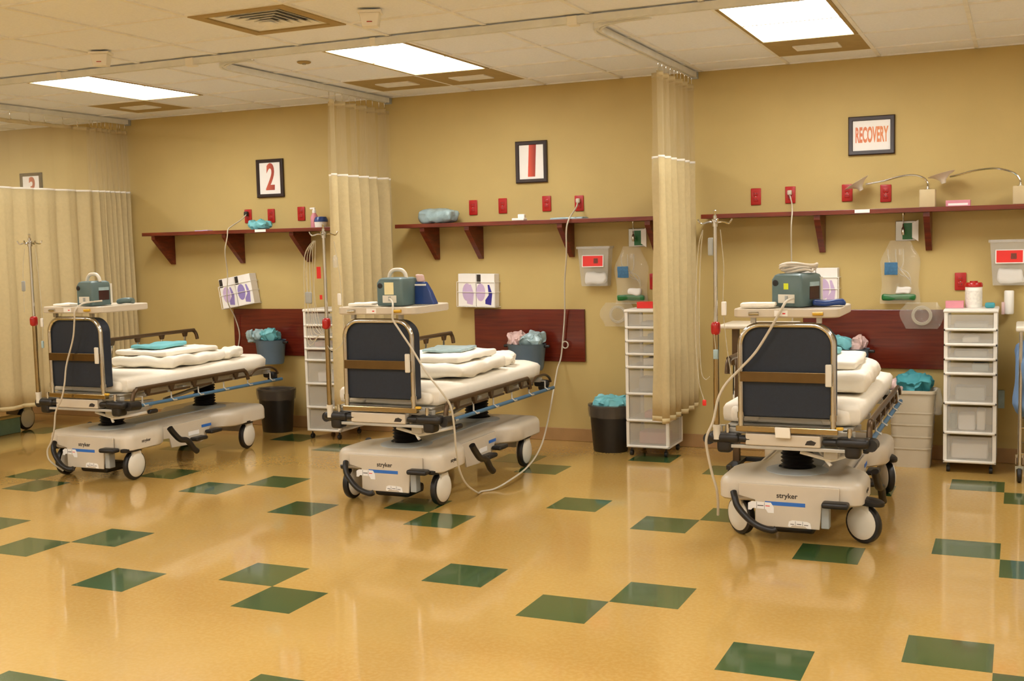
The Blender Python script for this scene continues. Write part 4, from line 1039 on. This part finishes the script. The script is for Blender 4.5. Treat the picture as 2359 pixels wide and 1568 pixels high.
tubes('drip_tubing', lines, .0024, M_TUBE, 'clear drip tubing hanging on the right pole', 'tubing',
      [('white_clamp', MB().soft(.026, .012, .07, .005, (px + .045, py - .012, 1.19), 2), M_WHITE), ('grey_disc', MB().soft(.03, .016, .09, .0075, (px - .025, py + .012, 1.50), 3), M_GREY), ('white_clamp', MB().soft(.025, .012, .05, .005, (px + .004, py - .024, .96), 2), M_PALEBLUE), ('needle_cap', MB().soft(.02, .012, .03, .005, (px - .06, py - .01, .71), 2), M_BRIGHTRED)])
px, py = BX[1][0] - .36, BX[1][1] - .80
tubes('drip_tubing', [[(px - .05, py, 1.585), (px - .075, py, 1.45), (px - .08, py, 1.3), (px - .085, py, 1.15)], [(px + .05, py, 1.585), (px + .07, py, 1.3), (px + .075, py, 1.05), (px + .06, py, .9)]], .0022, M_TUBE, 'clear drip tubing hanging on the left pole', 'tubing',
      [('grey_disc', MB().soft(.03, .012, .07, .0055, (px - .08, py, 1.33), 3), M_GREY), ('white_clamp', MB().soft(.022, .012, .06, .005, (px + .07, py, 1.08), 2), M_WHITE), ('blue_clamp', MB().soft(.02, .012, .05, .005, (px + .065, py, .93), 2), M_PALEBLUE)])

# ------------------------------------------------------------------ linen on the mattresses
ZM = .708
def linen(bed, lst):
    bx, by = BX[bed]
    z = ZM
    for (nm, m, dx, y, w, d, h, r, amp, rot, lab, cat) in lst:
        o = MB().soft(w, d, h, min(r, h * .49), (0, 0, h / 2), 12, amp, 7, bed * 3 + w * 9, crumple=True).build(nm, m, None, (bx + dx, y, z + amp * .4), angle=60); o.rotation_euler = (0, 0, rot)
        tag(o, lab, cat); z += h + amp * .35
linen(1, [('pillow', M_LINEN, .02, -1.50, .56, .66, .075, .036, .018, .05, 'white pillow at the bottom of the linen stack on the left stretcher', 'pillow'),
          ('folded_blanket', M_LINEN, -.01, -1.50, .50, .56, .035, .016, .009, -.03, 'white folded blanket on the pillow of the left stretcher', 'blanket'),
          ('folded_pad', M_TEAL, -.06, -1.52, .26, .34, .026, .012, .012, .1, 'teal folded pad on top of the left linen stack', 'pad')])
linen(2, [('pillow', M_LINEN, .03, -1.62, .57, .72, .085, .04, .018, .02, 'white pillow at the bottom of the linen stack on the middle stretcher', 'pillow'),
          ('folded_blanket', M_LINEN, .0, -1.60, .50, .62, .042, .02, .010, .03, 'cream folded blanket on the pillow of the middle stretcher', 'blanket'),
          ('plastic_packet', M_PALEBLUE, .0, -1.52, .28, .34, .018, .008, .010, .15, 'clear flat plastic packet on top of the middle linen stack', 'packet')])
linen(3, [('pillow', M_LINEN, .03, -1.72, .60, .76, .115, .05, .018, .0, 'white pillow at the bottom of the linen stack on the right stretcher', 'pillow'),
          ('folded_blanket', M_LINEN, .0, -1.72, .52, .60, .045, .02, .010, .04, 'white folded blanket on the pillow of the right stretcher', 'blanket'),
          ('folded_pad', M_TEAL, -.04, -1.70, .34, .34, .03, .014, .014, .0, 'pale teal folded pad on top of the right linen stack', 'pad')])
item('crumpled_sheet', MB().soft(.16, .3, .07, .032, (0, 0, .035), 11, .02, 11, 2, crumple=True), M_LINEN, (BX[1][0] + .2, -1.06, ZM + .01), 'crumpled white sheet end hanging off the left linen stack', 'sheet', .3)
item('crumpled_sheet', MB().soft(.22, .22, .08, .035, (0, 0, .04), 11, .022, 10, 5, crumple=True), M_LINEN, (BX[2][0] + .16, -1.10, ZM + .01), 'crumpled white sheet end beyond the middle linen stack', 'sheet', .2)

# ------------------------------------------------------------------ monitors on the trays
ZTR = 1.1905
def monitor(loc, rot, label, handle=True, note=None, side=False, w=.17, d=.2, h=.165):
    t = thing('patient_monitor', label, 'monitor', loc, rot)
    MB().loft([rr(w / 2, d / 2, 0, .012), rr(w / 2 + .004, d / 2 + .004, .01, .015), rr(w / 2 + .004, d / 2 + .004, h - .03, .015), rr(w / 2 - .006, d / 2 - .006, h - .008, .015), rr(w / 2 - .02, d / 2 - .02, h, .012)]).build('case', M_TEALGREY, t, angle=35)
    y = -d / 2 - .0042
    MB().box(-.045, .05, y - .004, y, .018, .062).build('connector_plate', M_IVORY, t, smooth=False, bevel=.002)
    MB().lathe([(.016, 0), (.016, .003), (.012, .004)], 18, M=Matrix.Translation((-w * .36, y, h * .72)) @ Matrix.Rotation(PI / 2, 4, 'X')).build('speaker_dial', M_BLACK, t)
    MB().box(.0, .012, y - .012, y - .004, .03, .055).build('plug', M_GREY, t, smooth=False)
    if note: MB().box(-.035 * note[1], .035 * note[1], y - .0015, y - .0003, h * .62 - .04 * note[1], h * .62 + .04 * note[1]).build('sticker', note[0], t, smooth=False)
    if handle:
        hb = MB().tube(smooth_path([(-.06, .0, h - .006), (-.052, 0, h + .022), (-.03, 0, h + .042), (0, 0, h + .046), (.03, 0, h + .042), (.052, 0, h + .022), (.06, 0, h - .006)], 5), .0115, 10)
        hb.build('handle', M_IVORY, t)
    if side:
        x = w / 2 + .0042
        MB().box(x, x + .0015, -.03, .06, .035, .10).build('dark_side_label', M_MAROON, t, smooth=False)
        MB().box(x, x + .0015, -.03, .06, .1005, .122).build('pale_side_label', M_PALEBLUE, t, smooth=False)
        MB().box(x - .004, x + .006, .07, .085, .01, h - .02).build('side_trim', M_IVORY, t, smooth=False)
    return t
monitor((BX[1][0] + .045, -2.26, ZTR), -.05, 'teal-grey monitor on the tray of the left stretcher', True, None, True, .14, .17)
monitor((BX[2][0] + .035, -2.24, ZTR), -.02, 'teal-grey monitor with cream handle and note on the middle tray', True, (mat('note_cream', '#E9DCA8', .7), .9), False)
monitor((BX[3][0] + .015, -2.32, ZTR), -.38, 'teal-grey monitor with yellow sticker and dark side label on the right tray', False, (M_YELLOW, .38), True)
item('cable_coil', (lambda b: [b.tube([(.07 * math.cos(2 * PI * q / 24) * (1 + .1 * k), .055 * math.sin(2 * PI * q / 24 + k), .012 + .011 * k + .006 * math.sin(q * .7 + k)) for q in range(24)], .007, 7, closed=True) for k in range(4)] and b)(MB()), mat('pale_cable', '#CFC3B0', .35, var=.06), (BX[3][0] + .02, -2.31, ZTR + .165), 'coil of pale cable lying on top of the right monitor', 'cable')
item('cloth_wipe', MB().soft(.17, .11, .022, .01, (0, 0, .011), 6, .006, 14, 1), M_LINEN, (BX[3][0] - .15, -2.47, ZTR + .003), 'folded cream cloth on the left of the right tray', 'cloth', .1)
item('cloth_wipe', MB().soft(.15, .12, .018, .008, (0, 0, .009), 6, .006, 14, 2), M_LINEN, (BX[2][0] - .14, -2.36, ZTR + .003), 'folded cream cloth on the left of the middle tray', 'cloth', .2)
item('cloth_wipe', MB().soft(.13, .12, .014, .006, (0, 0, .007), 6, .005, 14, 3), M_LINEN, (BX[1][0] - .13, -2.34, ZTR + .003), 'folded cream cloth on the left of the left tray', 'cloth', .2)
item('pressure_cuff', MB().soft(.16, .1, .03, .014, (0, 0, .015), 6, .01, 12, 8), M_BLUEBAG, (BX[3][0] + .17, -2.33, ZTR + .003), 'dark blue rolled cuff on the right of the right tray', 'cuff', .3)
item('pressure_cuff', MB().soft(.1, .09, .04, .018, (0, 0, .02), 6, .01, 14, 9), M_TEALGREY, (BX[1][0] + .19, -2.12, ZTR + .003), 'small grey-green cuff right of the left monitor', 'cuff', .3)
t = thing('blue_pouch', 'blue vinyl pouch with a white band leaning on the middle monitor', 'pouch', (BX[2][0] + .17, -2.17, ZTR))
MB().loft([[(-.075, -.03, 0), (.085, -.03, 0), (.085, .03, 0), (-.075, .03, 0)], [(-.07, -.026, .08), (.05, -.026, .08), (.05, .026, .08), (-.07, .026, .08)], [(-.06, -.016, .135), (.02, -.016, .135), (.02, .016, .135), (-.06, .016, .135)]]).build('body', M_BLUEBAG, t, bevel=.006)
MB().box(-.065, .03, -.0275, -.0225, .112, .122).build('white_band', M_WHITE, t, smooth=False)
MB().soft(.05, .03, .05, .012, (-.02, 0, .155), 3, .008, 20, 1).build('cuff_end', M_PALEPINK, t)

# ------------------------------------------------------------------ power cords
def cord(name, pts, r, label, extra=None):
    o = Vector(pts[0]); t = thing(name, label, 'cable', tuple(o))
    MB().tube(smooth_path([Vector(p) - o for p in pts], 6), r, 7).build('cable', M_CORD, t)
    for nm, mb, mm in (extra or []):
        mb.v = [tuple(Vector(p) - o) for p in mb.v]; mb.build(nm, mm, t)
cord('trailing_cable', [(-5.64, -2.29, 1.222), (-5.70, -2.40, 1.21), (-5.715, -2.462, 1.165), (-5.72, -2.465, 1.108), (-5.753, -2.455, .977), (-5.823, -2.455, .801), (-5.836, -2.47, .671), (-5.866, -2.475, .569), (-5.924, -2.475, .479), (-5.945, -2.475, .371), (-5.992, -2.46, .276), (-6.034, -2.46, .211), (-6.031, -2.46, .156), (-6.002, -2.45, .117), (-5.964, -2.4, .06)], .006, 'pale cord draped over the footboard of the left stretcher')
cord('trailing_cable', [(-3.37, -2.355, 1.235), (-3.30, -2.44, 1.215), (-3.274, -2.49, 1.16), (-3.267, -2.5, 1.12), (-3.227, -2.5, 1.061), (-3.146, -2.5, .949), (-3.063, -2.5, .824), (-2.979, -2.48, .711), (-2.937, -2.45, .624), (-2.933, -2.42, .506), (-2.946, -2.38, .372), (-2.968, -2.3, .228), (-2.973, -2.2, .117), (-2.985, -2.03, .03), (-3.02, -1.90, .008), (-2.97, -1.82, .01), (-2.92, -1.72, .04), (-2.921, -1.4, .073), (-2.951, -1.1, .15), (-3.016, -.8, .281), (-3.109, -.45, .451), (-3.174, -.2, .583), (-3.2, -.06, .651), (-3.187, -.05, .767), (-3.16, -.06, 1.003), (-3.132, -.12, 1.238), (-3.075, -.22, 1.436), (-3.04, -.30, 1.629), (-3.02, -.305, 1.70), (-3.015, -.27, 1.735), (-3.035, -.1, 1.80), (-3.045, -.035, 1.85)], .0058, 'long pale cord looping from the middle monitor to the floor and up to an outlet',
     [('knot_loop', MB().tube([(-3.165 + .024 * math.cos(2 * PI * q / 16), -.05, .755 + .026 * math.sin(2 * PI * q / 16)) for q in range(16)], .005, 6, closed=True), M_CORD), ('plug', MB().soft(.03, .03, .035, .008, (-3.045, -.032, 1.853), 2), M_CORD)])
cord('trailing_cable', [(-1.0, -2.455, 1.235), (-1.016, -2.56, 1.225), (-1.032, -2.61, 1.187), (-1.082, -2.615, 1.097), (-1.157, -2.60, .981), (-1.232, -2.60, .898), (-1.304, -2.61, .82), (-1.344, -2.62, .743), (-1.367, -2.63, .633), (-1.40, -2.64, .548), (-1.40, -2.63, .478), (-1.384, -2.6, .357), (-1.367, -2.58, .276), (-1.37, -2.54, .20), (-1.38, -2.5, .12)], .0068, 'pale cord running down the footboard of the right stretcher')
cord('trailing_cable', [(-6.106, -.035, 1.854), (-6.109, -.12, 1.80), (-6.112, -.25, 1.745), (-6.108, -.305, 1.715), (-6.114, -.31, 1.657), (-6.16, -.29, 1.528), (-6.215, -.2, 1.339), (-6.26, -.16, 1.109), (-6.265, -.06, .955), (-6.246, -.03, .802), (-6.277, -.03, .648), (-6.307, -.02, .532)], .005, 'pale cord hanging from the left outlet over the shelf',
     [('black_plug', MB().soft(.035, .035, .04, .01, (-6.116, -.034, 1.853), 2), M_BLACK)])
cord('trailing_cable', [(-1.458, -.035, 1.835), (-1.44, -.06, 1.784), (-1.40, -.26, 1.735), (-1.392, -.305, 1.70), (-1.4, -.30, 1.6), (-1.42, -.18, 1.374), (-1.431, -.08, 1.128), (-1.44, -.05, .9)], .005, 'pale cord hanging from the second outlet over the right shelf',
     [('plug', MB().soft(.03, .03, .035, .008, (-1.458, -.032, 1.85), 2), M_CORD)])

# ------------------------------------------------------------------ chrome cart at the right edge
t = thing('wire_cart', 'chrome wire cart at the right edge beside the drawer tower', 'cart', (.29, -.42, 0))
m = MB()
for sx in (-1, 1):
    for sy in (-1, 1): m.cyl((sx * .25, sy * .2, .10), (sx * .25, sy * .2, .93), .012, 10)
m.build('posts', M_CHROME, t)
for z in (.18, .34):
    m = MB()
    for sy in (-1, 1): m.cyl((-.25, sy * .2, z), (.25, sy * .2, z), .006, 8)
    for sx in (-1, 1): m.cyl((sx * .25, -.2, z), (sx * .25, .2, z), .006, 8)
    for q in range(11): m.cyl((-.23 + q * .046, -.2, z), (-.23 + q * .046, .2, z), .003, 6)
    m.build('wire_shelf', M_CHROME, t)
MB().soft(.56, .46, .035, .012, (0, 0, .948), 3).build('top_shelf', M_IVORY, t)
for sx in (-1, 1):
    for sy in (-1, 1):
        c = MB().lathe([(0, -.014), (.042, -.014), (.048, -.008), (.048, .008), (.042, .014), (0, .014)], 20, M=Matrix.Translation((sx * .25, sy * .2, .0485)) @ Matrix.Rotation(PI / 2, 4, 'Y'))
        o = c.build('caster', M_BLACK, t)
        MB().box(sx * .25 - .024, sx * .25 + .024, sy * .2 - .02, sy * .2 + .02, .085, .105).box(sx * .25 - .024, sx * .25 - .019, sy * .2 - .015, sy * .2 + .015, .04, .086).box(sx * .25 + .019, sx * .25 + .024, sy * .2 - .015, sy * .2 + .015, .04, .086).build('fork', M_CHROME, o, smooth=False)
item('linen_bundle', MB().soft(.5, .42, .5, .1, (0, 0, .25), 8, .05, 5, 4), M_BLUELIN, (.27, -.44, .375), 'blue linen bundle stuffed in the chrome cart at the right edge', 'linen')
